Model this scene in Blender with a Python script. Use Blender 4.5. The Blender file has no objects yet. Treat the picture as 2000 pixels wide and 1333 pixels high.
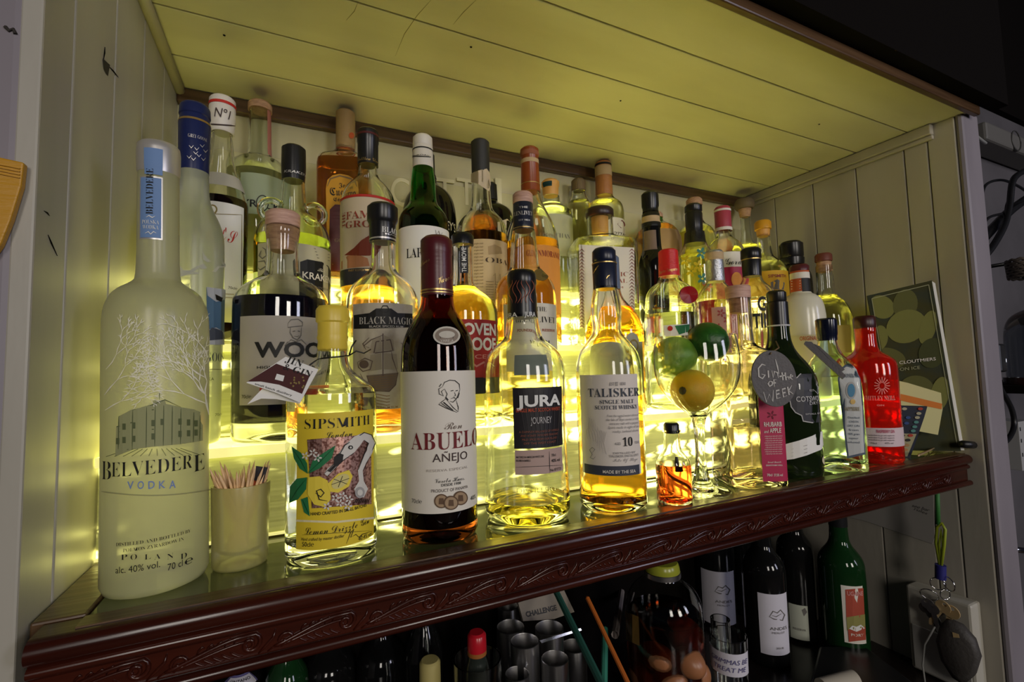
import bpy, bmesh, math, random
import numpy as np
from mathutils import Vector, Matrix
from mathutils.geometry import tessellate_polygon

random.seed(4)
sc = bpy.context.scene
COL = sc.collection
R = math.radians
ZS = 1.40      # the camera stands 1.40 m over the floor; everything is shifted up by this at the end

# ---------------------------------------------------------------- camera (world X runs along the shelf, Y into the alcove)
F = 909.7487
DX = Vector(((2936-1000)/F, (680-666.5)/F, 1)).normalized()
DY = Vector(((572-1000)/F, (738-666.5)/F, 1)).normalized()
DY = (DY-DX*DX.dot(DY)).normalized()
DZ = DX.cross(DY)
if DZ.y > 0: DZ = -DZ
MT = np.array([list(DX), list(DY), list(DZ)])          # world = MT @ cam (x right, y down, z forward)
cam = bpy.data.cameras.new('camera'); camo = bpy.data.objects.new('camera', cam); COL.objects.link(camo)
cam.sensor_fit = 'HORIZONTAL'; cam.sensor_width = 36; cam.lens = F/2000*36; cam.clip_start = .01
right, down, fwd = MT[:, 0], MT[:, 1], MT[:, 2]
camo.matrix_world = Matrix([[right[i], -down[i], -fwd[i], 0] for i in range(3)]+[[0, 0, 0, 1]])
sc.camera = camo
cam.dof.use_dof = False

# ---------------------------------------------------------------- light and exposure
sc.view_settings.view_transform = 'Standard'; sc.view_settings.look = 'None'
sc.view_settings.exposure = 0.4; sc.view_settings.gamma = 1.0; sc.view_settings.use_curve_mapping = False
w = bpy.data.worlds.new('world'); sc.world = w; w.use_nodes = True
w.node_tree.nodes['Background'].inputs[0].default_value = (.70, .72, 1, 1)
w.node_tree.nodes['Background'].inputs[1].default_value = .008
cy = sc.cycles
cy.max_bounces = 20; cy.transmission_bounces = 20; cy.glossy_bounces = 5; cy.diffuse_bounces = 3
cy.transparent_max_bounces = 24; cy.sample_clamp_indirect = 4.0; cy.blur_glossy = .6
cy.use_denoising = True

def window_light(name, loc, sx, sy, power, col, target=(.5, .5, 0)):
    l = bpy.data.lights.new(name, 'AREA'); l.shape = 'RECTANGLE'; l.size = sx; l.size_y = sy
    l.energy = power; l.color = col
    o = bpy.data.objects.new(name, l); COL.objects.link(o); o.location = loc
    o.rotation_euler = (Vector(target)-Vector(loc)).to_track_quat('-Z', 'Y').to_euler()
    return o
# the two sash windows of the bar room, behind the photographer
window_light('bar_room_window', (-.5, -2.2, .55), .42, 1.0, 12.5, (1, .92, .84))
window_light('bar_room_window', (.9, -2.6, .45), .5, 1.0, 18.5, (1, .93, .85))
window_light('bar_room_window', (2.1, -2.0, .45), .4, 1.0, 10, (.80, .80, 1), (.7, .5, -.3))

# ---------------------------------------------------------------- projection helpers
def rays(px):
    px = np.atleast_2d(np.array(px, float))
    c = np.stack([(px[:, 0]-1000)/F, (px[:, 1]-666.5)/F, np.ones(len(px))])
    d = (MT@c).T
    return d/np.linalg.norm(d, axis=1)[:, None]
def ray(x, y): return rays([(x, y)])[0]
def onz(x, y, z): r = ray(x, y); return r*(z/r[2])
def onx(x, y, X): r = ray(x, y); return r*(X/r[0])
def ony(x, y, Y): r = ray(x, y); return r*(Y/r[1])
def proj(P):
    c = MT.T@np.array(P, float)
    return 1000+F*c[0]/c[2], 666.5+F*c[1]/c[2]
def zrow(X, Y, ypx):     # height on the vertical line at (X, Y) that shows in row ypx
    a = MT.T@np.array((X, Y, 0.)); b = MT.T@np.array((0, 0, 1.)); k = (ypx-666.5)/F
    return (k*a[2]-a[1])/(b[1]-k*b[2])
def r_of(X, Y, z, hw):
    D = math.hypot(X, Y); a = math.atan2(Y, X)
    p1 = proj((D*math.cos(a-.01), D*math.sin(a-.01), z))[0]; p2 = proj((D*math.cos(a+.01), D*math.sin(a+.01), z))[0]
    return D*math.sin(hw/(abs(p1-p2)/.02))

# ---------------------------------------------------------------- objects
TS = bpy.data.scenes.new('type_setting')      # a spare scene in which type is turned into meshes, removed at the end
def curve_mesh(c):
    o = bpy.data.objects.new('type', c); TS.collection.objects.link(o); vl = TS.view_layers[0]; vl.update()
    me = bpy.data.meshes.new_from_object(o.evaluated_get(vl.depsgraph)); bpy.data.objects.remove(o); return me
def tag(o, label=None, cat=None, group=None, kind=None):
    if label: o['label'] = label
    if cat: o['category'] = cat
    if group: o['group'] = group
    if kind: o['kind'] = kind
    return o
def empty(name, loc, label=None, cat=None, group=None, kind=None):
    o = bpy.data.objects.new(name, None); COL.objects.link(o); o.location = loc; o.empty_display_size = .02
    return tag(o, label, cat, group, kind)
def mesh(name, V, Fc, mat, parent=None, smooth=False, loc=None):
    me = bpy.data.meshes.new(name); me.from_pydata([tuple(map(float, v)) for v in V], [], [tuple(f) for f in Fc]); me.update()
    if mat:
        me.materials.append(mat)
    if smooth:
        for p in me.polygons: p.use_smooth = True
    o = bpy.data.objects.new(name, me); COL.objects.link(o)
    if parent is not None: o.parent = parent
    if loc is not None: o.location = loc
    return o
def recalc(o):
    bm = bmesh.new(); bm.from_mesh(o.data); bmesh.ops.recalc_face_normals(bm, faces=bm.faces); bm.to_mesh(o.data); bm.free(); return o
class MB:
    def __init__(s): s.V = []; s.F = []
    def add(s, V, Fc):
        n = len(s.V); s.V += [tuple(v) for v in V]; s.F += [tuple(i+n for i in f) for f in Fc]; return s
    def box(s, x0, x1, y0, y1, z0, z1):
        V = [(x, y, z) for x in (x0, x1) for y in (y0, y1) for z in (z0, z1)]
        return s.add(V, [(0, 1, 3, 2), (4, 6, 7, 5), (0, 4, 5, 1), (2, 3, 7, 6), (0, 2, 6, 4), (1, 5, 7, 3)])
    def hexa(s, A, B):      # two quads of corners
        return s.add(list(A)+list(B), [(0, 1, 2, 3), (7, 6, 5, 4), (0, 4, 5, 1), (1, 5, 6, 2), (2, 6, 7, 3), (3, 7, 4, 0)])
    def tube(s, P, r, n=8, cap=True):
        P = [Vector(p) for p in P]; m = len(P); rr = r if isinstance(r, (list, tuple)) else [r]*m
        up = None; base = len(s.V); V = []
        for i in range(m):
            t = (P[min(i+1, m-1)]-P[max(i-1, 0)])
            t = t.normalized() if t.length > 1e-9 else Vector((0, 0, 1))
            if up is None: up = t.orthogonal().normalized()
            up = (up-t*up.dot(t)); up = up.normalized() if up.length > 1e-6 else t.orthogonal().normalized()
            b = t.cross(up)
            for k in range(n):
                a = 2*math.pi*k/n; V.append(P[i]+up*(math.cos(a)*rr[i])+b*(math.sin(a)*rr[i]))
        Fc = [(i*n+k, i*n+(k+1) % n, (i+1)*n+(k+1) % n, (i+1)*n+k) for i in range(m-1) for k in range(n)]
        if cap: Fc += [tuple(reversed(range(n))), tuple((m-1)*n+k for k in range(n))]
        return s.add(V, Fc)
    def lathe(s, prof, n=32, c=(0, 0), shape=None):    # prof: [(z, r)], closed at r = 0
        V = []; rows = []
        for z, r in prof:
            if r < 1e-6: rows.append([len(V)]); V.append((c[0], c[1], z)); continue
            row = []
            for k in range(n):
                a = 2*math.pi*k/n; q = r*(shape(a, z, r) if shape else 1)
                row.append(len(V)); V.append((c[0]+q*math.cos(a), c[1]+q*math.sin(a), z))
            rows.append(row)
        Fc = []
        for A, B in zip(rows, rows[1:]):
            if len(A) == 1 and len(B) == 1: continue
            for k in range(n):
                k2 = (k+1) % n
                if len(A) == 1: Fc.append((A[0], B[k2], B[k]))
                elif len(B) == 1: Fc.append((A[k], A[k2], B[0]))
                else: Fc.append((A[k], A[k2], B[k2], B[k]))
        return s.add(V, Fc)
    def make(s, name, mat, parent=None, smooth=False, fix=True, bevel=0):
        o = mesh(name, s.V, s.F, mat, parent, smooth)
        if fix: recalc(o)
        if bevel:
            m = o.modifiers.new('bevel', 'BEVEL'); m.width = bevel; m.segments = 2; m.limit_method = 'ANGLE'
        return o
def smooth_by_angle(o, deg=35):
    me = o.data
    for p in me.polygons: p.use_smooth = True
    me.set_sharp_from_angle(angle=R(deg)); return o

# ---------------------------------------------------------------- materials
MATS = {}
def pmat(name, col, rough=.5, metal=0, spec=.5, trans=0, ior=1.45, emis=None, es=0, coat=0, noise=None, bump=None, sub=0):
    """principled material; noise = (scale xyz, second colour, low, high); bump = (scale xyz, strength)"""
    if name in MATS: return MATS[name]
    m = bpy.data.materials.new(name); m.use_nodes = True; nt = m.node_tree; b = nt.nodes['Principled BSDF']
    b.inputs['Base Color'].default_value = (*col, 1); b.inputs['Roughness'].default_value = rough
    b.inputs['Metallic'].default_value = metal; b.inputs['IOR'].default_value = ior
    b.inputs['Transmission Weight'].default_value = trans; b.inputs['Coat Weight'].default_value = coat
    b.inputs['Specular IOR Level'].default_value = spec
    if emis: b.inputs['Emission Color'].default_value = (*emis, 1); b.inputs['Emission Strength'].default_value = es
    if sub: b.inputs['Subsurface Weight'].default_value = sub; b.inputs['Subsurface Radius'].default_value = (1, .7, .3); b.inputs['Subsurface Scale'].default_value = .008
    if noise or bump:
        tc = nt.nodes.new('ShaderNodeTexCoord')
    if noise:
        mp = nt.nodes.new('ShaderNodeMapping'); mp.inputs['Scale'].default_value = noise[0]
        nz = nt.nodes.new('ShaderNodeTexNoise'); nz.inputs['Scale'].default_value = 1; nz.inputs['Detail'].default_value = 5
        rp = nt.nodes.new('ShaderNodeValToRGB'); rp.color_ramp.elements[0].position = noise[2]; rp.color_ramp.elements[1].position = noise[3]
        rp.color_ramp.elements[0].color = (*col, 1); rp.color_ramp.elements[1].color = (*noise[1], 1)
        nt.links.new(tc.outputs['Object'], mp.inputs[0]); nt.links.new(mp.outputs[0], nz.inputs['Vector'])
        nt.links.new(nz.outputs['Fac'], rp.inputs[0]); nt.links.new(rp.outputs[0], b.inputs['Base Color'])
    if bump:
        mp = nt.nodes.new('ShaderNodeMapping'); mp.inputs['Scale'].default_value = bump[0]
        nz = nt.nodes.new('ShaderNodeTexNoise'); nz.inputs['Scale'].default_value = 1; nz.inputs['Detail'].default_value = 4
        bp = nt.nodes.new('ShaderNodeBump'); bp.inputs['Strength'].default_value = bump[1]; bp.inputs['Distance'].default_value = .002
        nt.links.new(tc.outputs['Object'], mp.inputs[0]); nt.links.new(mp.outputs[0], nz.inputs['Vector'])
        nt.links.new(nz.outputs['Fac'], bp.inputs['Height']); nt.links.new(bp.outputs[0], b.inputs['Normal'])
    MATS[name] = m; return m
def glassm(name, col, rough=0, ior=1.45, bump=None):
    return pmat(name, col, rough, trans=1, ior=ior, bump=bump)
def frosted(name, col, through=.25, tr=.55):
    """etched glass: light scatters through it and off it, a little passes straight"""
    if name in MATS: return MATS[name]
    m = bpy.data.materials.new(name); m.use_nodes = True; nt = m.node_tree; nt.nodes.clear()
    N = nt.nodes.new; L = nt.links.new
    out = N('ShaderNodeOutputMaterial'); d = N('ShaderNodeBsdfDiffuse'); t = N('ShaderNodeBsdfTranslucent'); g = N('ShaderNodeBsdfGlossy'); tp = N('ShaderNodeBsdfTransparent')
    for q in (d, t): q.inputs[0].default_value = (*col, 1)
    g.inputs['Roughness'].default_value = .28; fr = N('ShaderNodeFresnel'); fr.inputs[0].default_value = 1.45
    a = N('ShaderNodeMixShader'); a.inputs[0].default_value = tr; L(d.outputs[0], a.inputs[1]); L(t.outputs[0], a.inputs[2])
    b = N('ShaderNodeMixShader'); b.inputs[0].default_value = through; L(a.outputs[0], b.inputs[1]); L(tp.outputs[0], b.inputs[2])
    c = N('ShaderNodeMixShader'); L(fr.outputs[0], c.inputs[0]); L(b.outputs[0], c.inputs[1]); L(g.outputs[0], c.inputs[2])
    L(c.outputs[0], out.inputs[0]); MATS[name] = m; return m
def flat(name, col, rough=.6): return pmat(name, col, rough, spec=.3)

M_clear = glassm('clear glass', (.985, 1, .97))
M_cleargreen = glassm('pale green glass', (.95, .985, .93))
M_teal = glassm('pale teal glass', (.80, .955, .92))
M_green = glassm('green bottle glass', (.02, .38, .07))
M_dkgreen = glassm('dark green bottle glass', (.03, .08, .02))
M_brown = glassm('dark brown bottle glass', (.22, .05, .012))
M_red = glassm('red glass', (.95, .035, .02))
M_black = pmat('black glazed glass', (.006, .006, .006), .08)
M_ink = flat('black ink', (.012, .012, .012), .5)
M_white = flat('white ink', (.75, .75, .72), .5)
M_paper = flat('cream label paper', (.72, .68, .60), .55)
M_paperw = flat('white label paper', (.78, .77, .74), .5)
M_gold = pmat('gold foil', (.62, .43, .16), .35, .9)
M_blackcap = pmat('black plastic cap', (.010, .010, .011), .28)
M_navy = pmat('navy cap', (.012, .016, .035), .3)
M_cork = pmat('cork wood', (.56, .34, .20), .7, noise=((120, 120, 500), (.38, .21, .12), .4, .65))
M_pinkwood = pmat('pinkish stopper wood', (.58, .36, .28), .6, noise=((60, 60, 400), (.44, .25, .19), .4, .65))
M_steel = pmat('brushed steel', (.55, .54, .53), .3, 1)
M_chrome = pmat('chrome', (.7, .7, .7), .12, 1)

# ---------------------------------------------------------------- the alcove
XL, XR, YF, YB, ZC, ZT1 = -.155, 1.035, .392, .800, .425, -.157
TIERS = [(.530, -.065), (.620, .040), (.708, .140)]           # front face Y, height of the tread
ROW = [.455, .577, .664, .754]                                 # where bottles stand on each level
ZTI = [ZT1, -.065, .040, .140]

M_plank = pmat('painted boards', (.46, .43, .36), .42, noise=((9, 9, 1.6), (.36, .33, .27), .35, .75), bump=((40, 40, 12), .25))
M_ceil = pmat('cream painted ceiling boards', (.66, .63, .50), .45, noise=((2.2, 9, 4), (.50, .47, .34), .38, .75), bump=((12, 45, 20), .2))
M_lilac = pmat('grey white painted wood', (.24, .215, .24), .5, noise=((10, 10, 3), (.19, .17, .19), .35, .7))
M_mahog = pmat('dark mahogany', (.046, .0085, .004), .22, spec=.45, coat=.08, noise=((6, 90, 90), (.022, .004, .002), .35, .7), bump=((8, 160, 160), .12))
M_frame = pmat('worn brown wood', (.10, .055, .025), .30, noise=((6, 120, 120), (.055, .028, .012), .35, .65), bump=((10, 200, 200), .2))
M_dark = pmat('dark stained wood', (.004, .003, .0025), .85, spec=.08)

def planks(parent, cuts, maker, mat, name='plank'):
    for a, b in zip(cuts, cuts[1:]):
        m = MB(); maker(m, a+.0008, b-.0008); o = m.make(name, mat, parent, bevel=.0015)
wl = empty('wall_left', (0, 0, 0), kind='structure', label='left side wall of the alcove in cream vertical boards', )
mesh('backing', *(lambda m: (m.V, m.F))(MB().box(XL-.03, XL-.013, YF+.03, YB+.02, -.9, ZC+.02)), M_dark, wl)
planks(wl, [.405, .454, .543, .632, .720, .802], lambda m, a, b: m.box(XL-.012, XL, a, b, -.9, ZC), pmat('shade toned boards', (.44, .42, .36), .42, noise=((9, 9, 1.6), (.33, .31, .26), .35, .75), bump=((40, 40, 12), .25)))  # darker than the right wall: light falloff in this corner put into the colour
# quarter round along the ceiling joint
m = MB(); m.tube([(XL+.004, YF+.03, ZC-.006), (XL+.004, YB, ZC-.006)], .007, 8); m.make('ceiling_bead', M_plank, wl, True)
# chips, cracks and scratches in the paint
def crack(pts, X, wdt=.0010, nm='paint_crack', par=wl, s=1):
    m = MB(); m.tube([tuple(onx(x, y, X)) for x, y in pts], [wdt*.3]+[wdt]*(len(pts)-2)+[wdt*.3], 5); m.make(nm, M_dark, par)
P = [tuple(onx(x, y, XL+.0006)) for x, y in ((201, 114), (215, 127), (211, 149), (203, 135))]
mesh('paint_chip', P, [(0, 1, 2, 3)], pmat('bare dark wood', (.03, .025, .02), .8), wl)
crack([(205, 92), (204, 103), (202, 118)], XL+.0002, .0007); crack([(211, 128), (221, 139), (231, 151)], XL+.0002, .0008)
crack([(86, 412), (92, 416), (97, 422)], XL+.0002, .0006); crack([(94, 459), (100, 475), (112, 500)], XL+.0002, .0007)
# front reveal left of the alcove (lilac grey painted post)
wf = empty('wall_front', (0, 0, 0), kind='structure', label='grey white painted post left of the alcove')
m = MB(); m.box(-.60, XL-.004, .405, .45, -.9, .62); m.make('post', M_lilac, wf, bevel=.010)
m = MB(); m.tube([tuple(ony(x, y, .4045)) for x, y in ((10, 52), (18, 60), (26, 57), (30, 66))], .0012, 5); m.make('paint_chip', pmat('bare dark wood', (0, 0, 0)), wf)

wr = empty('wall_right', (0, 0, 0), kind='structure', label='right side wall of the alcove in cream vertical boards')
mesh('backing', *(lambda m: (m.V, m.F))(MB().box(XR+.013, XR+.03, .378, YB+.02, -.9, ZC+.02)), M_dark, wr)
planks(wr, [.376, .416, .452, .535, .622, .712, .802], lambda m, a, b: m.box(XR, XR+.012, a, b, -.9, ZC), M_plank)
m = MB(); m.box(XR-.012, XR, .405, YB, ZC-.020, ZC-.001); m.box(XR-.007, XR, .405, YB, ZC-.028, ZC-.020); m.make('ceiling_moulding', M_plank, wr, bevel=.002)
m = MB(); m.box(XR+.0005, XR+.062, .366, .377, -.9, ZC+.01); m.make('post_face', M_lilac, wr, bevel=.006)
m = MB(); m.box(XR+.030, XR+.062, .377, .46, -.9, ZC+.01); m.make('post_side', M_lilac, wr)

ce = empty('ceiling', (0, 0, 0), kind='structure', label='alcove ceiling of long cream boards lit yellow green')
planks(ce, [.362, .4405, .527, .6185, .711, .802], lambda m, a, b: m.box(XL-.01, XR+.012, a, b, ZC, ZC+.012), M_ceil, 'ceiling_board')
mesh('backing', *(lambda m: (m.V, m.F))(MB().box(XL-.03, XR+.03, .366, YB+.02, ZC+.013, ZC+.03)), M_dark, ce)
for px in ((1212, 197), (920, 92), (1600, 243), (438, 69)):
    p = onz(*px, ZC-.0004); m = MB(); m.lathe([(-.0006, 0), (-.0004, .0014), (0, .0016)], 8, (p[0], p[1])); o = m.make('nail_head', M_dark, ce); o.location.z = p[2]
for q in (((842, 0), (815, 30), (790, 66), (772, 110)), ((700, 2), (692, 22), (676, 40)), ((930, 0), (905, 24), (885, 48))):      # hairline cracks in the paint
    P = [tuple(onz(x, y, ZC-.0001)) for x, y in q]; m = MB(); m.tube(P, [.0001]+[.00035]*(len(P)-2)+[.0001], 4); m.make('paint_crack', pmat('crack in cream paint', (.20, .18, .08), .8), ce)
m = MB(); m.box(XL-.01, XR+.03, .352, .3612, ZC-.004, ZC+.016); m.make('trim_1', M_frame, None, bevel=.002)['kind'] = 'structure'
bk = MB(); bk.box(-.8, 1.105, .330, .351, ZC+.010, 1.3); bk.box(1.1055, 2.6, .545, .558, float(ony(1960, 222, .55)[2]), 1.3); o = bk.make('wall_upper', M_dark); o['kind'] = 'structure'; o['label'] = 'dark stained bulkhead above the alcove'
# back wall: engraved mirror-like glass panel under a brown batten
wb = empty('wall_back', (0, 0, 0), kind='structure', label='back of the alcove, cream panel with large pale letters')
M_back = pmat('cream back panel', (.58, .54, .34), .28, noise=((3, 3, 5), (.48, .45, .28), .4, .7))
m = MB(); m.box(XL-.01, XR+.01, YB, YB+.012, -.2, ZC+.01); m.make('panel', M_back, wb)
m = MB(); m.box(XL, XR, YB-.004, YB, .14, .345); m.make('lower_panel', pmat('cream lower panel', (.48, .45, .27), .2), wb, bevel=.001)
m = MB(); m.box(XL, XR, YB-.014, YB, ZC-.022, ZC-.0005); o = m.make('trim_2', M_frame, bevel=.003); o['kind'] = 'structure'; o['label'] = 'thin dark brown batten along the back edge of the ceiling'

# ---------------------------------------------------------------- backlit stepped display
def light_mat(name, base, hot, scale, col=(1, .91, .17)):
    """lit rippled acrylic: rows of lamps behind it seen through the wavy sheet"""
    m = bpy.data.materials.new(name); m.use_nodes = True; nt = m.node_tree; N = nt.nodes.new; L = nt.links.new
    b = nt.nodes['Principled BSDF']; tc = N('ShaderNodeTexCoord')
    def noise(sx, sy, sz, det=3, off=0):
        mp = N('ShaderNodeMapping'); mp.inputs['Scale'].default_value = (sx, sy, sz); mp.inputs['Location'].default_value = (off, off, off)
        n = N('ShaderNodeTexNoise'); n.inputs['Scale'].default_value = 1; n.inputs['Detail'].default_value = det
        L(tc.outputs['Object'], mp.inputs[0]); L(mp.outputs[0], n.inputs['Vector']); return n.outputs['Fac']
    def math_(op, a, b_=None, c=None):
        n = N('ShaderNodeMath'); n.operation = op
        for i, v in enumerate((a, b_, c)):
            if v is None: continue
            if isinstance(v, (int, float)): n.inputs[i].default_value = v
            else: L(v, n.inputs[i])
        return n.outputs[0]
    sp = N('ShaderNodeSeparateXYZ'); L(tc.outputs['Object'], sp.inputs[0])
    warp = math_('MULTIPLY', math_('SUBTRACT', noise(14, 14, 60, 4), .5), .045)
    z = math_('ADD', sp.outputs['Z'], warp)
    x = math_('ADD', sp.outputs['X'], math_('MULTIPLY', math_('SUBTRACT', noise(10, 10, 90, 2, 5), .5), .04))
    rowz = math_('POWER', math_('ABSOLUTE', math_('SINE', math_('MULTIPLY', z, math.pi/.034))), 6.0)
    dots = math_('POWER', math_('ABSOLUTE', math_('SINE', math_('MULTIPLY', x, math.pi/.030))), 2.0)
    blob = math_('MULTIPLY', rowz, dots)
    patch = N('ShaderNodeMapRange'); patch.inputs['From Min'].default_value = .46; patch.inputs['From Max'].default_value = .66
    L(noise(9, 9, 22, 2, 9), patch.inputs['Value'])
    streak = math_('MULTIPLY_ADD', noise(6, 6, 420, 2, 3), 1.1, .35)
    s = math_('MULTIPLY', math_('ADD', math_('MULTIPLY', math_('MULTIPLY', blob, patch.outputs[0]), hot), base), math_('MULTIPLY', streak, scale))
    # the lamps inside are strongest a little left of the middle of the display
    g = math_('MULTIPLY', math_('SUBTRACT', sp.outputs['X'], .38), 1/.34); fall = math_('MULTIPLY_ADD', math_('POWER', 2.718, math_('MULTIPLY', math_('MULTIPLY', g, g), -1)), .72, .50)
    s = math_('MULTIPLY', s, fall)
    b.inputs['Base Color'].default_value = (.35, .37, .12, 1); b.inputs['Roughness'].default_value = .12
    b.inputs['Emission Color'].default_value = (*col, 1); L(s, b.inputs['Emission Strength'])
    return m
M_riser = light_mat('lit rippled riser', .20, 24.0, 1.2, (1, .93, .25))
M_tread = light_mat('lit frosted tread', 3.4, 2.0, 1.35)
M_edge = pmat('glowing acrylic edge', (.6, .62, .3), .15, emis=(1, .90, .30), es=.6)
M_seam = pmat('acrylic seam', (.35, .36, .12), .3, emis=(1, .88, .25), es=.18)
yz = list(TIERS)+[(YB-.006, .140)]
for i, (y, z) in enumerate(TIERS):
    z0 = ZT1+.001 if i == 0 else TIERS[i-1][1]
    y1 = yz[i+1][0]
    ds = empty('display_step', (0, 0, 0), ('lowest', 'middle', 'top')[i]+' step of the bar back in rippled acrylic lit yellow green from inside', 'display step', 'lit steps of the bar back')
    xs = [XL+.001+(XR-XL-.002)*k/4 for k in range(5)]
    for k in range(4):       # four lit sheets to a riser, butted with a fine joint
        m = MB(); m.box(xs[k]+.0006, xs[k+1]-.0006, y, y+.006, z0+.002, z-.008); m.make('riser_panel', M_riser, ds)
    m = MB(); m.box(XL+.001, XR-.001, y+.006, y+.009, z0+.001, z-.008); m.make('backing_strip', M_seam, ds)
    m = MB(); m.box(XL+.001, XR-.001, y-.006, y1-.0004, z-.008, z-.0005); m.make('tread', M_tread, ds)
    m = MB(); m.box(XL+.001, XR-.001, y-.0085, y-.0062, z-.009, z-.0002); m.make('nosing', M_edge, ds, bevel=.0006)
    m = MB(); m.box(XL+.001, XR-.001, y-.003, y, z0+.0012, z0+.004); m.make('foot_strip', M_edge, ds, bevel=.0006)
# pale letters on the back panel
def letter_on_back(ch, x0, x1, y, h):
    c = bpy.data.curves.new('letter', 'FONT'); c.body = ch; c.size = 1; c.extrude = .03; me = curve_mesh(c)
    co = np.array([v.co for v in me.vertices]); mn, mx = co.min(0), co.max(0)
    A = ony(x0, y, YB-.006); B = ony(x1, y, YB-.006); hh = h
    V = [(A[0]+(B[0]-A[0])*(c[0]-mn[0])/(mx[0]-mn[0]), YB-.0045-c[2]*.03, A[2]+hh*((c[1]-mn[1])/(mx[1]-mn[1])-.5)) for c in co]
    mesh('back_letter', V, [tuple(p.vertices) for p in me.polygons], pmat('pale lettering', (.66, .62, .42), .3), wb)
for ch, a, b in (('C', 764, 800), ('T', 850, 888), ('T', 893, 930), ('I', 968, 980)): letter_on_back(ch, a, b, 372, .05)

# ---------------------------------------------------------------- carved shelf with glass top
sh = empty('carved_shelf', (.44, .39, ZT1), 'dark mahogany shelf with carved scroll front rail and glass top', 'shelf')
def inpar(o, p):   # keep world placement under a placed empty
    o.parent = p; o.location = Vector(o.location)-Vector(p.location); return o
def prism_x(prof, x0, x1, name, mat, parent):
    n = len(prof); V = [(x0, y, z) for y, z in prof]+[(x1, y, z) for y, z in prof]
    Fc = [(k, (k+1) % n, n+(k+1) % n, n+k) for k in range(n)]+[tuple(reversed(range(n))), tuple(range(n, 2*n))]
    o = mesh(name, V, Fc, mat); recalc(o); smooth_by_angle(o, 40); return inpar(o, parent) if parent else o
z = ZT1
arc = lambda cy_, cz, r, a0, a1, n=6: [(cy_+r*math.cos(R(a0+(a1-a0)*k/n)), cz+r*math.sin(R(a0+(a1-a0)*k/n))) for k in range(n+1)]
prof = [(.46, z-.002), (.418, z-.002), (.4175, z), (.398, z)]+arc(.398, z-.008, .008, 90, 250, 8)+[(.3975, z-.0165)] \
     + arc(.3975, z-.0205, .0035, 120, 240, 5)+[(.3985, z-.0255), (.3985, z-.0430)]+arc(.3965, z-.0468, .0045, 100, 265, 6)+[(.46, z-.0513)]
prism_x(prof, XL+.009, 1.030, 'front_rail', M_mahog, sh)
m = MB(); m.box(XL, XR, .46, YB, z-.030, z-.010); inpar(m.make('shelf_board', M_dark), sh)
m = MB(); m.box(XL+.0012, XL+.030, .4185, .528, z-.010, z+.0015); inpar(m.make('side_frame', M_frame, bevel=.0015), sh)
m = MB(); m.box(XL+.030, XR-.002, .4005, .4165, z-.001, z+.0010); inpar(m.make('front_inlay', M_frame), sh)
M_top = pmat('olive tinted glass top', (.075, .095, .030), .05, spec=.8, coat=.3)
m = MB(); m.box(XL+.031, XR-.001, .4185, .527, z-.009, z); inpar(m.make('glass_top', M_top, bevel=.0008), sh)
# rough broken ends of the carving at the left, loose thread
m = MB(); m.tube([tuple(onx(x, y, XL-.006)) for x, y in ((56, 1238), (44, 1262), (42, 1300), (52, 1333), (55, 1350))], .0011, 6); inpar(m.make('split_end', M_frame, smooth=True), sh)
# carved scroll frieze: one motif, repeated
def scroll():
    m = MB(); y0 = .3984; zc = z-.0343
    def st(pts, w0): m.tube([(u*.065, y0-.0002, zc+v*.0165) for u, v in pts], [w0*.5]+[w0]*(len(pts)-2)+[w0*.45], 6)
    def spiral(cu, cv, r0, turns, a0, sgn=1, n=18): return [(cu+r0*(1-.78*k/n)*math.cos(R(a0+sgn*360*turns*k/n))*.26, cv+r0*(1-.78*k/n)*math.sin(R(a0+sgn*360*turns*k/n))) for k in range(n+1)]
    main = [(.02+.05*k, .42*math.sin(math.pi*(.02+.05*k)*1.0-.9)*1.0) for k in range(14)]
    st([(u, v) for u, v in main]+spiral(.80, .05, .42, 1.15, 60, -1), .0015)
    st([(u+.02, v*.72-.13) for u, v in main[1:]]+spiral(.78, -.02, .22, .8, 60, -1), .0011)
    st(spiral(.16, -.10, .34, 1.1, 200, -1), .0012)
    for k in range(5):
        u = .30+.085*k; st([(u, .10+.02*k), (u+.02, .26+.03*k), (u+.055, .37+.02*k), (u+.07, .30)], .0008)
        st([(u-.03, -.12), (u, -.24), (u+.05, -.38), (u+.09, -.40)], .0008)
    st([(.88, -.45), (.95, -.20), (1.03, .10), (1.05, .42)], .0011); st([(.97, -.45), (1.05, -.28), (1.12, -.40)], .0009)
    return m
s0 = scroll().make('carved_scroll', M_mahog, smooth=True); s0.location = (XL+.011, 0, 0); inpar(s0, sh)
for k in range(1, 17):
    c = s0.copy(); COL.objects.link(c); c.parent = sh; c.location = Vector((XL+.011+.0655*k, 0, 0))-sh.location
    if k % 2: c.scale = (1, 1, 1)

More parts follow.
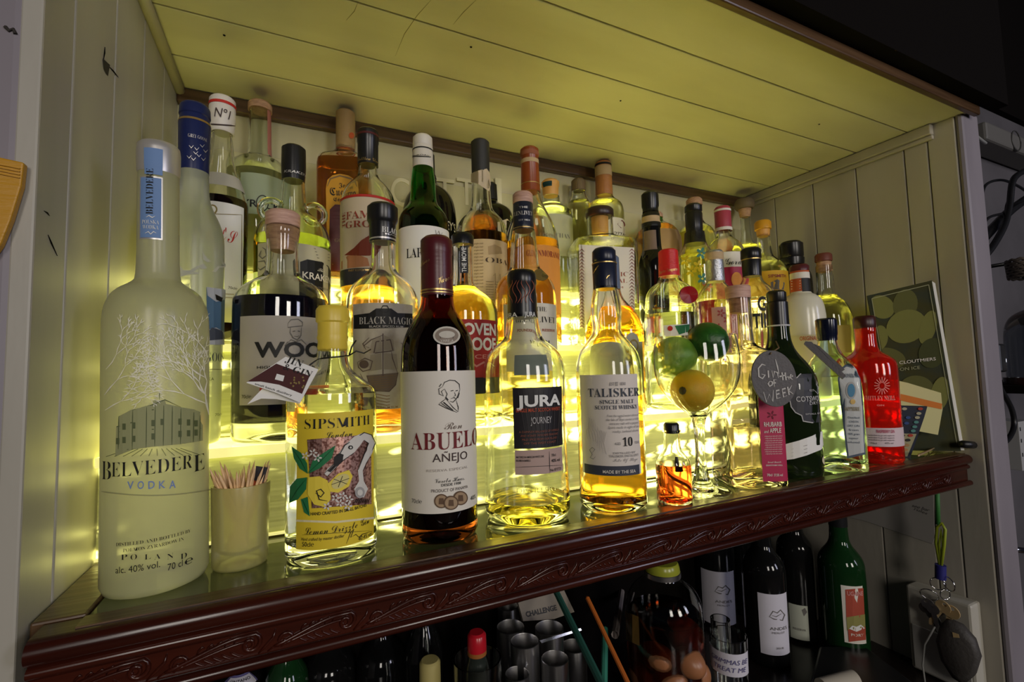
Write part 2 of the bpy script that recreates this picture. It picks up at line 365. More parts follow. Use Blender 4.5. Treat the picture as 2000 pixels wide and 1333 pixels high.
# ---------------------------------------------------------------- type
def uni(s, up, lo, dg=None):
    return ''.join(chr(up+ord(c)-65) if 'A' <= c <= 'Z' else chr(lo+ord(c)-97) if 'a' <= c <= 'z' else chr(dg+ord(c)-48) if dg and '0' <= c <= '9' else c for c in s)
STY = {'sans': lambda s: (s, 0), 'serif': lambda s: (uni(s, 0x1D400, 0x1D41A, 0x1D7CE), -.006), 'thin': lambda s: (uni(s, 0x1D400, 0x1D41A, 0x1D7CE), -.016),
       'ital': lambda s: (s, 0), 'script': lambda s: (uni(s, 0x1D4D0, 0x1D4EA), -.008), 'frak': lambda s: (uni(s, 0x1D56C, 0x1D586), 0),
       'bold': lambda s: (s, .012), 'heavy': lambda s: (s, .034)}
_tc = {}
def glyphs(s, style):
    """(verts, tris) normalised so that cap height is 1 and x starts at 0"""
    if (s, style) in _tc: return _tc[(s, style)]
    t, off = STY[style](s)
    c = bpy.data.curves.new('type', 'FONT'); c.body = t; c.size = 1; c.offset = off; c.resolution_u = 3
    me = curve_mesh(c); bpy.data.curves.remove(c)
    V = np.array([v.co[:2] for v in me.vertices]).reshape(-1, 2); T = [tuple(p.vertices) for p in me.polygons]; bpy.data.meshes.remove(me)
    if len(V):
        V[:, 0] -= V[:, 0].min(); V = V/.70
        if style == 'ital': V[:, 0] += V[:, 1]*.22
    _tc[(s, style)] = (V, T); return V, T
def small_style(style, h):      # print under about 6 px high: plain letters read the same
    return {'serif': 'bold', 'thin': 'sans', 'script': 'ital'}.get(style, style) if h < 6.5 else style
def cut_strips(V, T, step):
    """slice a flat mesh into strips along x so that it can bend"""
    bm = bmesh.new(); vs = [bm.verts.new((v[0], v[1], 0)) for v in V]
    for t in T:
        try: bm.faces.new([vs[i] for i in t])
        except ValueError: pass
    x0, x1 = min(v[0] for v in V), max(v[0] for v in V); x = x0+step
    while x < x1:
        bmesh.ops.bisect_plane(bm, geom=bm.verts[:]+bm.edges[:]+bm.faces[:], plane_co=(x, 0, 0), plane_no=(1, 0, 0)); x += step
    bm.verts.index_update(); out = np.array([v.co[:2] for v in bm.verts]), [tuple(v.index for v in f.verts) for f in bm.faces]; bm.free(); return out

class Ink:      # collects flat print per colour, one mesh each
    def __init__(s): s.d = {}
    def add(s, mat, V, T):
        L = s.d.setdefault(mat.name, [mat, [], []]); n = len(L[1]); L[1] += [tuple(v) for v in V]; L[2] += [tuple(i+n for i in t) for t in T]
    def build(s, parent, name='lettering'):
        for k, (m, V, T) in s.d.items(): mesh(name, V, T, m, parent)

def poly2d(pts):
    tr = tessellate_polygon([[Vector((x, y, 0)) for x, y in pts]]); return pts, [tuple(t) for t in tr]
def stroke2d(pts, w):
    V = []; n = len(pts)
    for i, (x, y) in enumerate(pts):
        a = pts[max(i-1, 0)]; b = pts[min(i+1, n-1)]; d = math.hypot(b[0]-a[0], b[1]-a[1]) or 1; nx, ny = -(b[1]-a[1])/d, (b[0]-a[0])/d
        ww = w/2*(.35 if i in (0, n-1) and n > 2 else 1); V += [(x+nx*ww, y+ny*ww), (x-nx*ww, y-ny*ww)]
    return V, [(2*i, 2*i+1, 2*i+3, 2*i+2) for i in range(n-1)]
def ell(cx, cy_, rx, ry, n=24, rot=0):
    return [(cx+rx*math.cos(a)*math.cos(rot)-ry*math.sin(a)*math.sin(rot), cy_+rx*math.cos(a)*math.sin(rot)+ry*math.sin(a)*math.cos(rot)) for a in [2*math.pi*k/n for k in range(n)]]

class Surf:
    """things drawn on: map() takes photo pixels to points on the surface, lifted by off"""
    def __init__(s): s.ink = Ink(); s.lift = .0009
    def poly(s, pts, mat, step=14, lift=None): 
        V, T = cut_strips(*poly2d(pts), step); s.ink.add(mat, s.map(V, s.lift if lift is None else lift), T)
    def stroke(s, pts, w, mat, lift=None):
        V, T = stroke2d(pts, w); s.ink.add(mat, s.map(V, (s.lift if lift is None else lift)+.0002), T)
    def line(s, x0, y0, x1, y1, w, mat, n=6): s.stroke([(x0+(x1-x0)*k/n, y0+(y1-y0)*k/n) for k in range(n+1)], w, mat)

class Plane(Surf):
    def __init__(s, p, n):
        super().__init__(); s.p = Vector(p); s.n = Vector(n).normalized(); s.lift = .0004
    def map(s, px, off=0):
        d = rays(px); nn = np.array(s.n); t = (np.array(s.p).dot(nn))/(d@nn); P = d*t[:, None]
        sg = -1 if np.array(s.p).dot(nn) > 0 else 1
        return P+nn*sg*off
    def slab(s, pts, th, name, mat, parent=None, bevel=0):
        A = s.map(pts, 0); B = s.map(pts, -th); n = len(pts); m = MB()
        m.add(list(A)+list(B), [tuple(range(n)), tuple(reversed(range(n, 2*n)))]+[(k, n+k, n+(k+1) % n, (k+1) % n) for k in range(n)])
        return m.make(name, mat, parent, bevel=bevel)
    def text(s, st, x0, y0, x1, y1, h, style, mat, slant=0):     # baseline from (x0,y0) to (x1,y1), cap height h px
        V, T = glyphs(st, small_style(style, h))
        if not len(V): return
        wd = V[:, 0].max(); ux, uy = (x1-x0)/wd, (y1-y0)/wd
        d = math.hypot(x1-x0, y1-y0); nx, ny = (y1-y0)/d, -(x1-x0)/d
        px = np.stack([x0+V[:, 0]*ux+V[:, 1]*h*nx+V[:, 1]*slant, y0+V[:, 0]*uy+V[:, 1]*h*ny], 1)
        s.ink.add(mat, s.map(px, s.lift+.0002), T)

def chaikin(P, n=2):
    for _ in range(n):
        Q = [P[0]]
        for a, b in zip(P, P[1:]):
            Q += [(a[0]*.75+b[0]*.25, a[1]*.75+b[1]*.25), (a[0]*.25+b[0]*.75, a[1]*.25+b[1]*.75)]
        Q.append(P[-1]); P = Q
    return P

class Bottle(Surf):
    def __init__(s, name, label, cx, yref, Y, zb, body, glass=None, cat='bottle', group=None, wall=.0028, sq=0, rot=0, asp=1,
                 liquid=None, seg=40, round_base=.006, base_th=.007, solid=False, XY=None, hollow=True, smooth_n=2, lean=None):
        super().__init__()
        if XY: s.X, s.Y = XY
        else: p = ony(cx, yref, Y); s.X, s.Y = p[0], p[1]
        s.zb = zb; s.sq, s.rot, s.asp = sq, R(rot), asp; s.lean = lean      # lean: (pixels at the top, top row, base row)
        P = [(zrow(s.X, s.Y, y), hw) for y, hw in body]
        P = [(z, r_of(s.X, s.Y, z, hw)) for z, hw in P]
        P = [p for p in P if p[0] > zb+.012]
        s.rmax = max(r for z, r in P)
        s.profile = chaikin(P, smooth_n); rb = P[-1][1]
        s.vd = s.vd0 = math.atan2(s.Y, s.X)
        if sq:
            kk = max(s._shape(a, 1)*abs(math.sin(a-s.vd)) for a in [math.pi*k/90 for k in range(180)])
            s.norm = 1/kk
        else: s.norm = 1
        s.root = empty(name, (s.X, s.Y, zb), label, cat, group)
        if lean:
            zt = zrow(s.X, s.Y, lean[1]); s.root.rotation_euler = Matrix.Rotation(-r_of(s.X, s.Y, zt, abs(lean[0]))*math.copysign(1, lean[0])/(zb-zt), 3, Vector((math.cos(s.vd0), math.sin(s.vd0), 0))).to_euler()
        s.pz = [z for z, r in s.profile][::-1]; s.pr = [r for z, r in s.profile][::-1]
        pn = 0 if solid or not hollow else min(.010, rb*.26)
        outer = s.profile+[(zb+round_base, rb), (zb+round_base*.3, rb-round_base*.3), (zb, rb-round_base), (zb, rb-round_base-.0015), (zb+pn*.35, rb*.70), (zb+pn*.8, rb*.38), (zb+pn, 0)]
        s.seg = seg
        m = MB()
        loc = [(z-zb, r) for z, r in outer]
        shp = (lambda a, z, r: s.fshape(a, z+zb, r)) if sq else None
        s.topz = s.profile[0][0]
        if solid or not hollow:
            o = MB().lathe([(loc[0][0], 0)]+loc, seg, (0, 0), shp).make('body' if solid else 'glass', glass, s.root)
        else:
            inner = [(z-zb, max(r-wall, .002)) for z, r in s.profile if z > zb+base_th+.004]
            ri = max(rb-wall, .002)
            inner += [(base_th+.004, ri), (base_th, ri-.004), (base_th+pn*.45, rb*.60), (base_th+pn*.8, rb*.3), (base_th+pn, 0)]
            cyc = loc[::-1]+inner      # from the base centre up the outside, over the lip, down the inside
            o = MB().lathe(cyc, seg, (0, 0), shp).make('glass', glass, s.root)
            if liquid:
                zl = zrow(s.X, s.Y, liquid[0])-zb
                e = .0006
                fill = [(z, r+e) for z, r in inner if z < zl and r > 0]
                rl = np.interp(zl+zb, s.pz, s.pr)-wall+e
                fill = [(zl, 0), (zl, rl)]+fill; fill[-1] = (fill[-1][0]-.0005, fill[-1][1]); fill += [(base_th+pn-.0006, 0)]
                q = MB().lathe(fill, seg, (0, 0), shp).make('liquid', liquid[1], s.root); smooth_by_angle(q, 45)
        smooth_by_angle(o, 45); s.glass = o
        s.lab = []
    def _shape(s, a, k=1):
        if not s.sq or k <= 0: return 1.
        c, n = abs(math.cos(a-s.rot)), abs(math.sin(a-s.rot)*s.asp); return (1-k)+k*(c**s.sq+n**s.sq)**(-1/s.sq)
    def fshape(s, a, z, r):
        k = min(1, max(0, (r/s.rmax-.62)/.2)) if s.sq else 0
        return (1-k)+k*s._shape(a)*s.norm if k else 1.
    def rad(s, a, z):
        r = np.interp(z, s.pz, s.pr)
        if not s.sq: return r
        return r*np.array([s.fshape(aa, zz, rr) for aa, zz, rr in zip(np.atleast_1d(a), np.atleast_1d(z), np.atleast_1d(r))])
    def hit(s, px):
        """angle and height where pixel rays meet the bottle"""
        if s.__dict__.get('lean'):
            px = np.array(px, float).reshape(-1, 2); l = s.lean; px[:, 0] -= l[0]*(l[2]-px[:, 1])/(l[2]-l[1])
        d = rays(px); D = math.hypot(s.X, s.Y)
        ts = np.linspace(D-s.rmax*1.5, D+.002, 90)
        hz = np.hypot(d[:, 0], d[:, 1]); best = np.full(len(d), np.nan); gap = np.full(len(d), 1e9); gt = np.zeros(len(d)); prev = None
        for t in ts:
            tt = t/hz; x = d[:, 0]*tt-s.X; y = d[:, 1]*tt-s.Y; z = d[:, 2]*tt
            a = np.arctan2(y, x); g = np.hypot(x, y)-s.rad(a, z)
            if prev is not None:
                ok = np.isnan(best) & (g <= 0) & (prev[0] > 0)
                f = prev[0]/(prev[0]-g+1e-12); best = np.where(ok, prev[1]+(tt-prev[1])*f, best)
            up = g < gap; gap = np.where(up, g, gap); gt = np.where(up, tt, gt); prev = (g, tt)
        t = np.where(np.isnan(best), gt, best)
        x = d[:, 0]*t-s.X; y = d[:, 1]*t-s.Y
        return np.arctan2(y, x), d[:, 2]*t
    def pt(s, a, z, off):
        a = np.atleast_1d(a).astype(float); z = np.broadcast_to(np.atleast_1d(z).astype(float), a.shape)
        r = s.rad(a, z)+off
        return np.stack([r*np.cos(a), r*np.sin(a), z-s.zb], 1)      # local to the root
    def map(s, px, off): a, z = s.hit(px); return s.pt(a, z, off)
    def band(s, y0, y1, mat, name='label', xl=None, xr=None, lift=.0004, wrap=None, xm=None, th=.0003):
        """a label: photo rows y0..y1, columns xl..xr (None: round past the edge)"""
        xc = xm if xm else ((xl or s.px())+(xr or s.px()))/2
        z0 = s.hit([(xc, y0)])[1][0]; z1 = s.hit([(xc, y1)])[1][0]; ym = (y0+y1)/2
        face = math.atan2(-s.Y, -s.X)
        def ang(x): a = s.hit([(x, ym)])[0][0]; return face+((a-face+math.pi) % (2*math.pi)-math.pi)
        a0 = ang(xl) if xl is not None else face-R(wrap or 105); a1 = ang(xr) if xr is not None else face+R(wrap or 105)
        na = max(3, int(abs(a1-a0)/R(5))); nz = 10
        A = [a0+(a1-a0)*i/na for i in range(na+1)]; V = []
        for j in range(nz+1): V += list(s.pt(A, z0+(z1-z0)*j/nz, lift))
        o = mesh(name, V, [(j*(na+1)+i, j*(na+1)+i+1, (j+1)*(na+1)+i+1, (j+1)*(na+1)+i) for j in range(nz) for i in range(na)], mat, s.root, True)
        s.cur = o; return o
    def px(s): return proj((s.X, s.Y, s.zb+.1))[0]
    def text(s, st, x0, x1, y, h, style, mat, yb=None, tilt=0):
        """print centred on row y at mid column, cap height h px, running from column x0 to x1"""
        V, T = glyphs(st, small_style(style, h))
        if not len(V): return
        xm = (x0+x1)/2; a, z = s.hit([(x0, y), (x1, y), (xm, y-h/2), (xm, y+h/2)])
        face = math.atan2(-s.Y, -s.X); a = face+((a-face+math.pi) % (2*math.pi)-math.pi)
        wd = V[:, 0].max(); V, T = cut_strips(V, T, wd/max(1, abs(a[1]-a[0])/R(5)))
        zz0, zh = z[3], z[2]-z[3]
        s.ink.add(mat, s.pt(a[0]+(a[1]-a[0])*V[:, 0]/wd, zz0+V[:, 1]*zh+tilt*(V[:, 0]/wd-.5), s.lift+.0003), T)
    def vtext(s, st, x, y0, y1, h, style, mat):
        """print running upward from row y0 to row y1 at column x, letter height h px"""
        V, T = glyphs(st, style); a, z = s.hit([(x, y0), (x, y1), (x-h/2, (y0+y1)/2), (x+h/2, (y0+y1)/2)])
        face = math.atan2(-s.Y, -s.X); a = face+((a-face+math.pi) % (2*math.pi)-math.pi); wd = V[:, 0].max()
        s.ink.add(mat, s.pt(a[3]-(a[3]-a[2])*V[:, 1], z[0]+(z[1]-z[0])*V[:, 0]/wd, s.lift+.0003), T)
    def cap(s, pts, mat, name='cap', seg=32, flat_top=True, smooth_n=0, sink=0, rim=.0015):
        P = [(zrow(s.X, s.Y, y), hw) for y, hw in pts]; P = [(z-s.zb, r_of(s.X, s.Y, z, hw)) for z, hw in P]
        if smooth_n: P = chaikin(P, smooth_n)
        z0, r0 = P[0]; P = [(z0+.0008, 0), (z0+.0008, r0-rim), (z0-rim*.6, r0)]+P[1:]+[(P[-1][0], 0)]
        o = MB().lathe(P, seg).make(name, mat, s.root); smooth_by_angle(o, 40)
        zs = [z+s.zb for z, r in P][::-1]; rs = [r for z, r in P][::-1]
        return o, zs, rs
    def on_cap(s, c):      # draw on the cap instead of the body
        q = Surf.__new__(Bottle); q.__dict__ = dict(s.__dict__); q.pz, q.pr = c[1][1:-1], c[2][1:-1]; q.sq = 0; q.rmax = max(q.pr); q.ink = Ink(); q.cur = c[0]; return q
    def done(s, parent=None):
        p = parent or getattr(s, 'cur', None) or s.root
        s.ink.build(p)
        return s

# ================================================================ bottles, front row on the glass top
G1 = 'bottles along the front of the shelf'; G2 = 'bottles on the lowest lit step'; G3 = 'bottles on the middle lit step'; G4 = 'bottles on the top lit step'
inkg = flat('grey green print', (.10, .12, .05)); inkblue = flat('blue print', (.16, .24, .50)); branch = flat('pale etched print', (.86, .84, .74))
silver = pmat('silver foil', (.60, .58, .56), .35, .6)

# -- tall frosted vodka bottle
M_frost = frosted('frosted glass', (.90, .90, .66), .14, .74)
b = Bottle('vodka_bottle', 'tall frosted vodka bottle with a bare tree and palace print, nearest the left wall', 306, 700, 0, ZT1,
           [(340, 41), (400, 41.5), (545, 42), (556, 52), (572, 83), (594, 98), (625, 105), (700, 105.5), (900, 106), (1140, 106)],
           M_frost, group=G1, XY=(-.0955, .4605), round_base=.007, hollow=False, lean=(-17, 290, 1140))
c, _, _ = cc = b.cap([(291, 42), (303, 43.5), (340, 43), (347, 41.5)], silver, 'cap')
k = b.on_cap(cc); k.band(293, 344, flat('light blue label', (.16, .27, .50)), 'cap_stripe', 283, 318, lift=.0006)
b.band(347, 469, silver, 'neck_label_border', 274, 318, lift=.0004)
b.band(350, 466, flat('light blue label', (0, 0, 0)), 'neck_label', 277, 315, lift=.0008)
b.lift = .0011
b.vtext('BELVEDERE', 294, 421, 333, 13, 'thin', M_ink)
b.text('POLSKA', 281, 311, 436, 8, 'thin', M_white); b.text('WODKA', 282, 310, 446, 8, 'thin', M_white)
b.stroke([(286, 458), (292, 455), (296, 460), (301, 455), (306, 458)], 2, M_white); b.stroke([(288, 427), (293, 424), (299, 428), (304, 425)], 2, M_white)
b.done(); b.ink = Ink()
# the tree
def tree(x, y, ang, ln, w_, depth):
    if depth == 0 or ln < 5: return
    x2, y2 = x+ln*math.cos(ang), y-ln*math.sin(ang); mx, my = (x+x2)/2+random.uniform(-2, 2), (y+y2)/2+random.uniform(-2, 2)
    if min(x, x2) > 204 and max(x, x2) < 408 and y2 > 612: b.stroke([(x, y), (mx, my), (x2, y2)], max(1.3, w_), branch)
    else: return
    for da, q in ((random.uniform(.15, .4), .80), (-random.uniform(.25, .6), .72)): tree(x2, y2, ang+da, ln*q*random.uniform(.85, 1.1), w_*.78, depth-1)
tree(404, 812, R(100), 40, 4.2, 7); tree(400, 775, R(128), 38, 3.2, 7); tree(399, 740, R(145), 40, 3, 7); tree(402, 700, R(120), 34, 2.6, 6)
tree(400, 790, R(155), 46, 2.8, 6); tree(210, 800, R(30), 36, 1.8, 6); tree(209, 770, R(50), 38, 1.8, 6); tree(212, 720, R(55), 34, 1.6, 6)
# the palace
wing = [(229, 890), (231, 832), (236, 830), (236, 812), (258, 800), (300, 790), (300, 783), (322, 781), (324, 789), (352, 796), (378, 801), (388, 806), (388, 822), (393, 832), (393, 862), (352, 868), (300, 872), (262, 877)]
b.poly(wing, flat('palace tone', (.30, .31, .15)))
for x, y0, y1 in [(236, 812, 876), (262, 800, 876), (288, 795, 874), (304, 792, 872), (320, 792, 871), (336, 794, 869), (352, 798, 868), (376, 806, 865), (388, 812, 862)]: b.line(x, y0, x-1, y1, 1.6, inkg)
for x, y in [(246, 832), (264, 830), (300, 826), (317, 824), (350, 824), (366, 826), (380, 828), (246, 858), (264, 856), (300, 852), (350, 848), (366, 847), (380, 846), (234, 860)]:
    b.poly([(x-3, y-6), (x+3, y-6), (x+3, y+6), (x-3, y+6)], inkg, lift=.0014)
for q in ([(236, 812), (300, 800), (388, 807)], [(232, 832), (262, 824)], [(262, 800), (300, 790), (322, 781), (352, 796)], [(236, 842), (300, 838), (390, 838)], [(312, 781), (312, 768), (317, 770)]): b.stroke(q, 1.8, inkg)
for x in range(212, 400, 16): b.stroke([(306+(x-306)*.55, 876), (x, 890)], 1.1, inkg)
b.text('B', 205, 222, 916, 38, 'thin', M_ink); b.text('ELVEDER', 223, 373, 911, 29, 'thin', M_ink, tilt=-.0005); b.text('E', 375, 396, 904, 34, 'thin', M_ink)
for ch, x0 in zip('VODKA', (252, 271, 291, 311, 330)): b.text(ch, x0, x0+12, 946, 15, 'bold', inkblue)
b.text('DISTILLED AND BOTTLED BY', 231, 370, 1054, 7, 'thin', M_ink); b.text('POLMOS ZYRARDOW IN', 244, 357, 1066, 7, 'thin', M_ink)
for ch, x0 in zip('POLAND', (240, 258, 284, 302, 326, 351)): b.text(ch, x0, x0+12, 1086, 11, 'thin', M_ink)
b.text('alc. 40% vol.', 230, 313, 1108, 13, 'sans', M_ink); b.text('70 cl', 327, 355, 1104, 13, 'sans', M_ink); b.text('\u212e', 359, 374, 1095, 15, 'sans', M_ink)
b.cur = b.glass; b.stroke([(203+k*10.4, 958+9*math.sin((k/20)*math.pi)) for k in range(21)], 2.4, flat('liquid line', (.30, .30, .14)))
b.done(b.glass)

# -- slim white and yellow gin bottle with wax cap
M_yel = flat('yellow label', (.70, .53, .035), .4)
M_wax = pmat('yellow wax', (.72, .54, .06), .35)
b = Bottle('gin_bottle', 'squat clear gin bottle with yellow wax cap and yellow swan and lemon label', 647, 800, 0, ZT1,
           [(672, 28), (684, 29), (712, 32), (728, 42), (742, 62), (754, 78), (762, 86), (775, 88), (850, 89), (1085, 91)], M_clear, group=G1, XY=(.033, .458), liquid=(768, glassm('clear spirit', (1, 1, .97), ior=1.36)), round_base=.006, base_th=.016)
c = b.cap([(601, 31), (608, 33), (629, 33), (632, 29.5), (655, 29.5), (660, 31), (668, 29), (680, 30), (686, 28)], M_wax, 'wax_cap', rim=.002)
b.band(806, 1071, M_yel, 'label', 580, 729)
K = M_ink; b.text('SIPSMITH', 597, 720, 826, 20, 'thin', K); b.text('London', 637, 687, 848, 13, 'script', K)
pinkf = pmat('rose foil', (.62, .36, .30), .3, .7, noise=((500, 500, 500), (.20, .08, .06), .45, .6))
b.poly([(601, 859), (705, 850), (723, 856), (724, 985), (610, 993)], pinkf)
leaf = flat('leaf green', (.02, .17, .06)); lem = flat('lemon yellow', (.75, .60, .06)); swan = flat('swan white', (.62, .60, .55)); L2 = .0016
for q in ([(573, 872), (590, 884), (602, 905), (603, 925), (588, 915), (577, 895)], [(568, 983), (570, 950), (582, 935), (602, 932), (600, 955), (585, 975)], [(590, 975), (603, 970), (607, 1008), (596, 1000)],
          [(604, 925), (612, 900), (632, 885), (655, 870), (648, 895), (625, 915)]): b.poly(q, leaf, lift=L2)
for q in ([(575, 876), (590, 898), (602, 922)], [(570, 980), (585, 955), (600, 936)], [(606, 922), (628, 900), (652, 874)], [(594, 975), (600, 990), (606, 1004)]): b.stroke(q, 1.4, flat('leaf dark', (.006, .06, .02)), lift=L2+.0003)
b.poly([(604, 932), (625, 930), (640, 938), (645, 955), (646, 975), (635, 990), (615, 985), (603, 965)], lem, lift=L2)
b.poly([(640, 945), (660, 925), (680, 918), (687, 930), (680, 950), (660, 962), (645, 960)], lem, lift=L2+.0002); b.poly(ell(664, 940, 19, 11, 18, -.7), flat('lemon flesh', (.62, .55, .20)), lift=L2+.0005)
for a in range(6): b.stroke([(664, 940), (664+17*math.cos(a*1.05-.3), 940+10*math.sin(a*1.05-.3)-3*math.cos(a))], 1, K, lift=L2+.0007)
b.stroke([(618, 962), (628, 970), (634, 962), (628, 955), (620, 958), (625, 975), (640, 978)], 2.2, K, lift=L2+.0004)
b.poly([(634, 925), (640, 915), (653, 905), (658, 890), (672, 870), (690, 853), (708, 845), (722, 850), (729, 866), (724, 885), (712, 905), (706, 920), (708, 940), (716, 955), (708, 972), (694, 968), (690, 955), (699, 940), (697, 918), (704, 898), (714, 880), (716, 866), (708, 860), (700, 872), (690, 884), (680, 892), (668, 900), (652, 918), (640, 930)], swan, lift=L2)
b.poly([(652, 893), (662, 885), (670, 888), (668, 902), (655, 912), (646, 922), (640, 920), (652, 908)], K, lift=L2+.0004); b.poly(ell(683, 874, 4.5, 4), K, lift=L2+.0004); b.poly(ell(683, 874, 2, 2), swan, lift=L2+.0007)
for q in ([(634, 925), (653, 905), (672, 870), (708, 845), (722, 850), (729, 866), (706, 920)], [(708, 860), (716, 866), (704, 898), (697, 918)], [(640, 930), (668, 900), (690, 884)]): b.stroke(q, 1.6, K, lift=L2+.0004)
b.poly(ell(700, 962, 9, 11), flat('badge grey', (.35, .34, .33)), lift=L2+.0005); b.poly(ell(700, 962, 5, 6), swan, lift=L2+.0008)
for k in range(8): b.stroke([(690+k*3.5, 982), (694+k*3.5, 974)], 1.3, K, lift=L2+.0004)
for x, y in [(600, 890), (614, 884), (622, 894), (655, 972), (668, 968), (680, 975), (663, 982), (640, 988), (678, 988)]:
    for a in range(5): b.poly(ell(x+5*math.cos(a*1.256), y+5*math.sin(a*1.256), 3.2, 1.8, 8, a*1.256), swan, lift=L2+.0006+a*.00002)
b.text('HAND CRAFTED IN SMALL BATCHES', 608, 714, 999, 6, 'serif', K)
b.poly([(580, 1015), (655, 1018), (729, 1010), (729, 1014), (655, 1022), (580, 1019)], flat('pale rule', (.72, .66, .40)))
b.text('Lemon Drizzle Gin', 597, 719, 1032, 15, 'script', K); b.text('Hand crafted by master distiller', 590, 672, 1052, 6, 'ital', K); b.line(592, 1045, 720, 1037, .8, K)
b.stroke([(676, 1062), (684, 1040), (690, 1034), (684, 1050), (694, 1044), (700, 1050), (706, 1044), (724, 1038)], 1.4, K); b.text('40.4% vol', 698, 724, 1048, 8, 'ital', K); b.text('50cl\u212e', 592, 614, 1063, 9, 'sans', K)
b.done(); gin = b

# -- brown rum bottle
b = Bottle('rum_bottle', 'dark brown rum bottle with maroon capsule and large cream portrait label', 855, 800, 0, ZT1,
           [(566, 31), (590, 32), (608, 36), (626, 48), (645, 59), (664, 67), (685, 71), (720, 72), (1040, 71.5)], M_brown, group=G1, XY=(.133, .459), liquid=(628, pmat('dark rum', (.045, .010, .004), .05, trans=.6, ior=1.36)), base_th=.014)
mar = pmat('maroon capsule', (.085, .012, .016), .32, bump=((60, 60, 300), .1))
cc = b.cap([(466, 29), (472, 31), (497, 31.5), (500, 30.5), (560, 31.5), (580, 32)], mar, 'capsule', rim=.003)
k = b.on_cap(cc); k.band(563, 566, M_gold, 'gold_line', lift=.0003, wrap=170); k.band(569, 571, M_gold, 'gold_line', lift=.0003, wrap=170); k.cur = cc[0]
k.text('Varela', 855, 882, 542, 14, 'script', M_gold, tilt=.008); k.text('Hnos', 823, 840, 512, 10, 'script', M_gold, tilt=.006); k.done()
k = b.band(725, 1004, M_paper, 'label', None, None, xm=858, wrap=98)
me = k.data     # torn wavy lower edge
for v in me.vertices:
    if v.index < 0: pass
mr = flat('maroon ink', (.16, .018, .022))
b.poly(ell(872, 656, 26, 18), flat('medallion', (.55, .52, .45))); b.poly(ell(872, 656, 22, 14.5), flat('medallion inner', (.25, .20, .16)), lift=.0012); b.poly(ell(872, 654, 15, 7), flat('medallion', (0, 0, 0)), lift=.0015)
for x in (-12, -6, 0, 6, 12): b.line(872+x, 650, 872+x, 662, 1.6, M_ink, 2)
b.text('VARELA', 860, 885, 666, 5, 'serif', flat('medallion', (0, 0, 0)))
S_ = lambda *q, w_=1.5: b.stroke(list(q), w_, M_ink)
S_((864, 756), (868, 747), (878, 743), (888, 744), (896, 751), (897, 762)); S_((864, 756), (857, 760), (858, 770), (866, 774), (862, 765), (868, 760)); S_((868, 760), (873, 770), (870, 778), (876, 786)); S_((897, 762), (894, 772), (890, 780), (884, 786), (878, 784))
S_((880, 764), (885, 763)); S_((889, 764), (893, 763)); S_((887, 766), (889, 773), (885, 775)); S_((880, 779), (886, 777), (891, 780)); S_((872, 778), (862, 786), (857, 790), (870, 797), (882, 802), (892, 806)); S_((862, 788), (878, 800)); S_((876, 786), (884, 796), (894, 805)); S_((890, 782), (894, 796), (894, 804)); S_((866, 786), (884, 802), w_=2.4); S_((862, 750), (858, 756)); S_((870, 776), (875, 782), w_=2.2); S_((896, 768), (893, 778))
b.text('Ron', 868, 901, 831, 15, 'script', flat('grey ink', (.16, .12, .10))); b.text('ABUELO', 805, 929, 861, 34, 'serif', mr); b.text('A\u00d1EJO', 845, 911, 893, 16, 'sans', flat('brown black ink', (.05, .03, .03)))
b.text('RESERVA ESPECIAL', 834, 912, 918, 5, 'thin', flat('faint ink', (.40, .36, .32))); b.text('Varela Hnos.', 850, 906, 937, 10, 'script', M_ink); b.text('DESDE 1908', 862, 899, 946, 5, 'serif', M_ink); b.text('PRODUCT OF PANAMA', 843, 912, 957, 6, 'thin', flat('brown black ink', (0, 0, 0)))
for i, (x, y) in enumerate(((862, 979), (898, 973), (880, 982))):
    b.poly(ell(x, y, 14, 14), flat('bronze rim', (.12, .07, .04)), lift=.0009+i*.0004); b.poly(ell(x, y, 11.5, 11.5), flat('bronze', (.36, .25, .15)), lift=.0011+i*.0004); b.poly([(x-4, y-6), (x+4, y-6), (x+5, y+6), (x-5, y+6)], flat('bronze rim', (0, 0, 0)), lift=.0013+i*.0004)
b.text('70cl\u212e', 806, 825, 979, 8, 'sans', M_ink); b.text('40%', 917, 927, 972, 8, 'sans', M_ink)
b.done()

# -- clear squat whisky bottle
b = Bottle('whisky_bottle', 'broad clear whisky bottle, nearly empty, with black square label and patterned black capsule', 1022, 800, 0, ZT1,
           [(612, 29), (626, 31), (650, 34), (664, 39), (674, 52), (686, 66), (700, 75), (725, 80), (760, 80.5), (830, 79), (880, 80), (930, 82), (975, 83), (1010, 82)], M_clear, group=G1, XY=(.2345, .468),
           liquid=(967, glassm('pale gold spirit', (.93, .72, .12), ior=1.36)), base_th=.011, round_base=.010, seg=48)
cc = b.cap([(532, 26), (538, 28), (556, 29), (560, 27), (590, 29), (600, 29), (622, 30)], M_blackcap, 'capsule')
k = b.on_cap(cc); cop = flat('copper print', (.30, .09, .05))
for j in range(7): k.stroke([(990+j*8+4*math.sin(t*.9+j), 548+t*5.6) for t in range(9)], 1.3, cop)
k.text('JURA', 988, 1011, 616, 9, 'bold', M_white); k.text('JURA', 1024, 1044, 614, 9, 'bold', M_white); k.done()
b.band(757, 876, flat('black label', (.018, .016, .018), .4), 'label', 1003, 1097)
tone = flat('dark grey print', (.05, .045, .045))
for j in range(9): b.stroke([(1012+j*10, 762), (1018+j*9, 800+j*3), (1030+j*7, 872)], 1.1, tone)
b.text('JURA', 1009, 1092, 783, 21, 'heavy', M_white); b.text('SINGLE MALT SCOTCH WHISKY', 1008, 1092, 801, 7, 'bold', flat('orange red ink', (.45, .07, .03))); b.text('JOURNEY', 1036, 1076, 821, 13, 'sans', flat('light grey ink', (.45, .43, .42)))
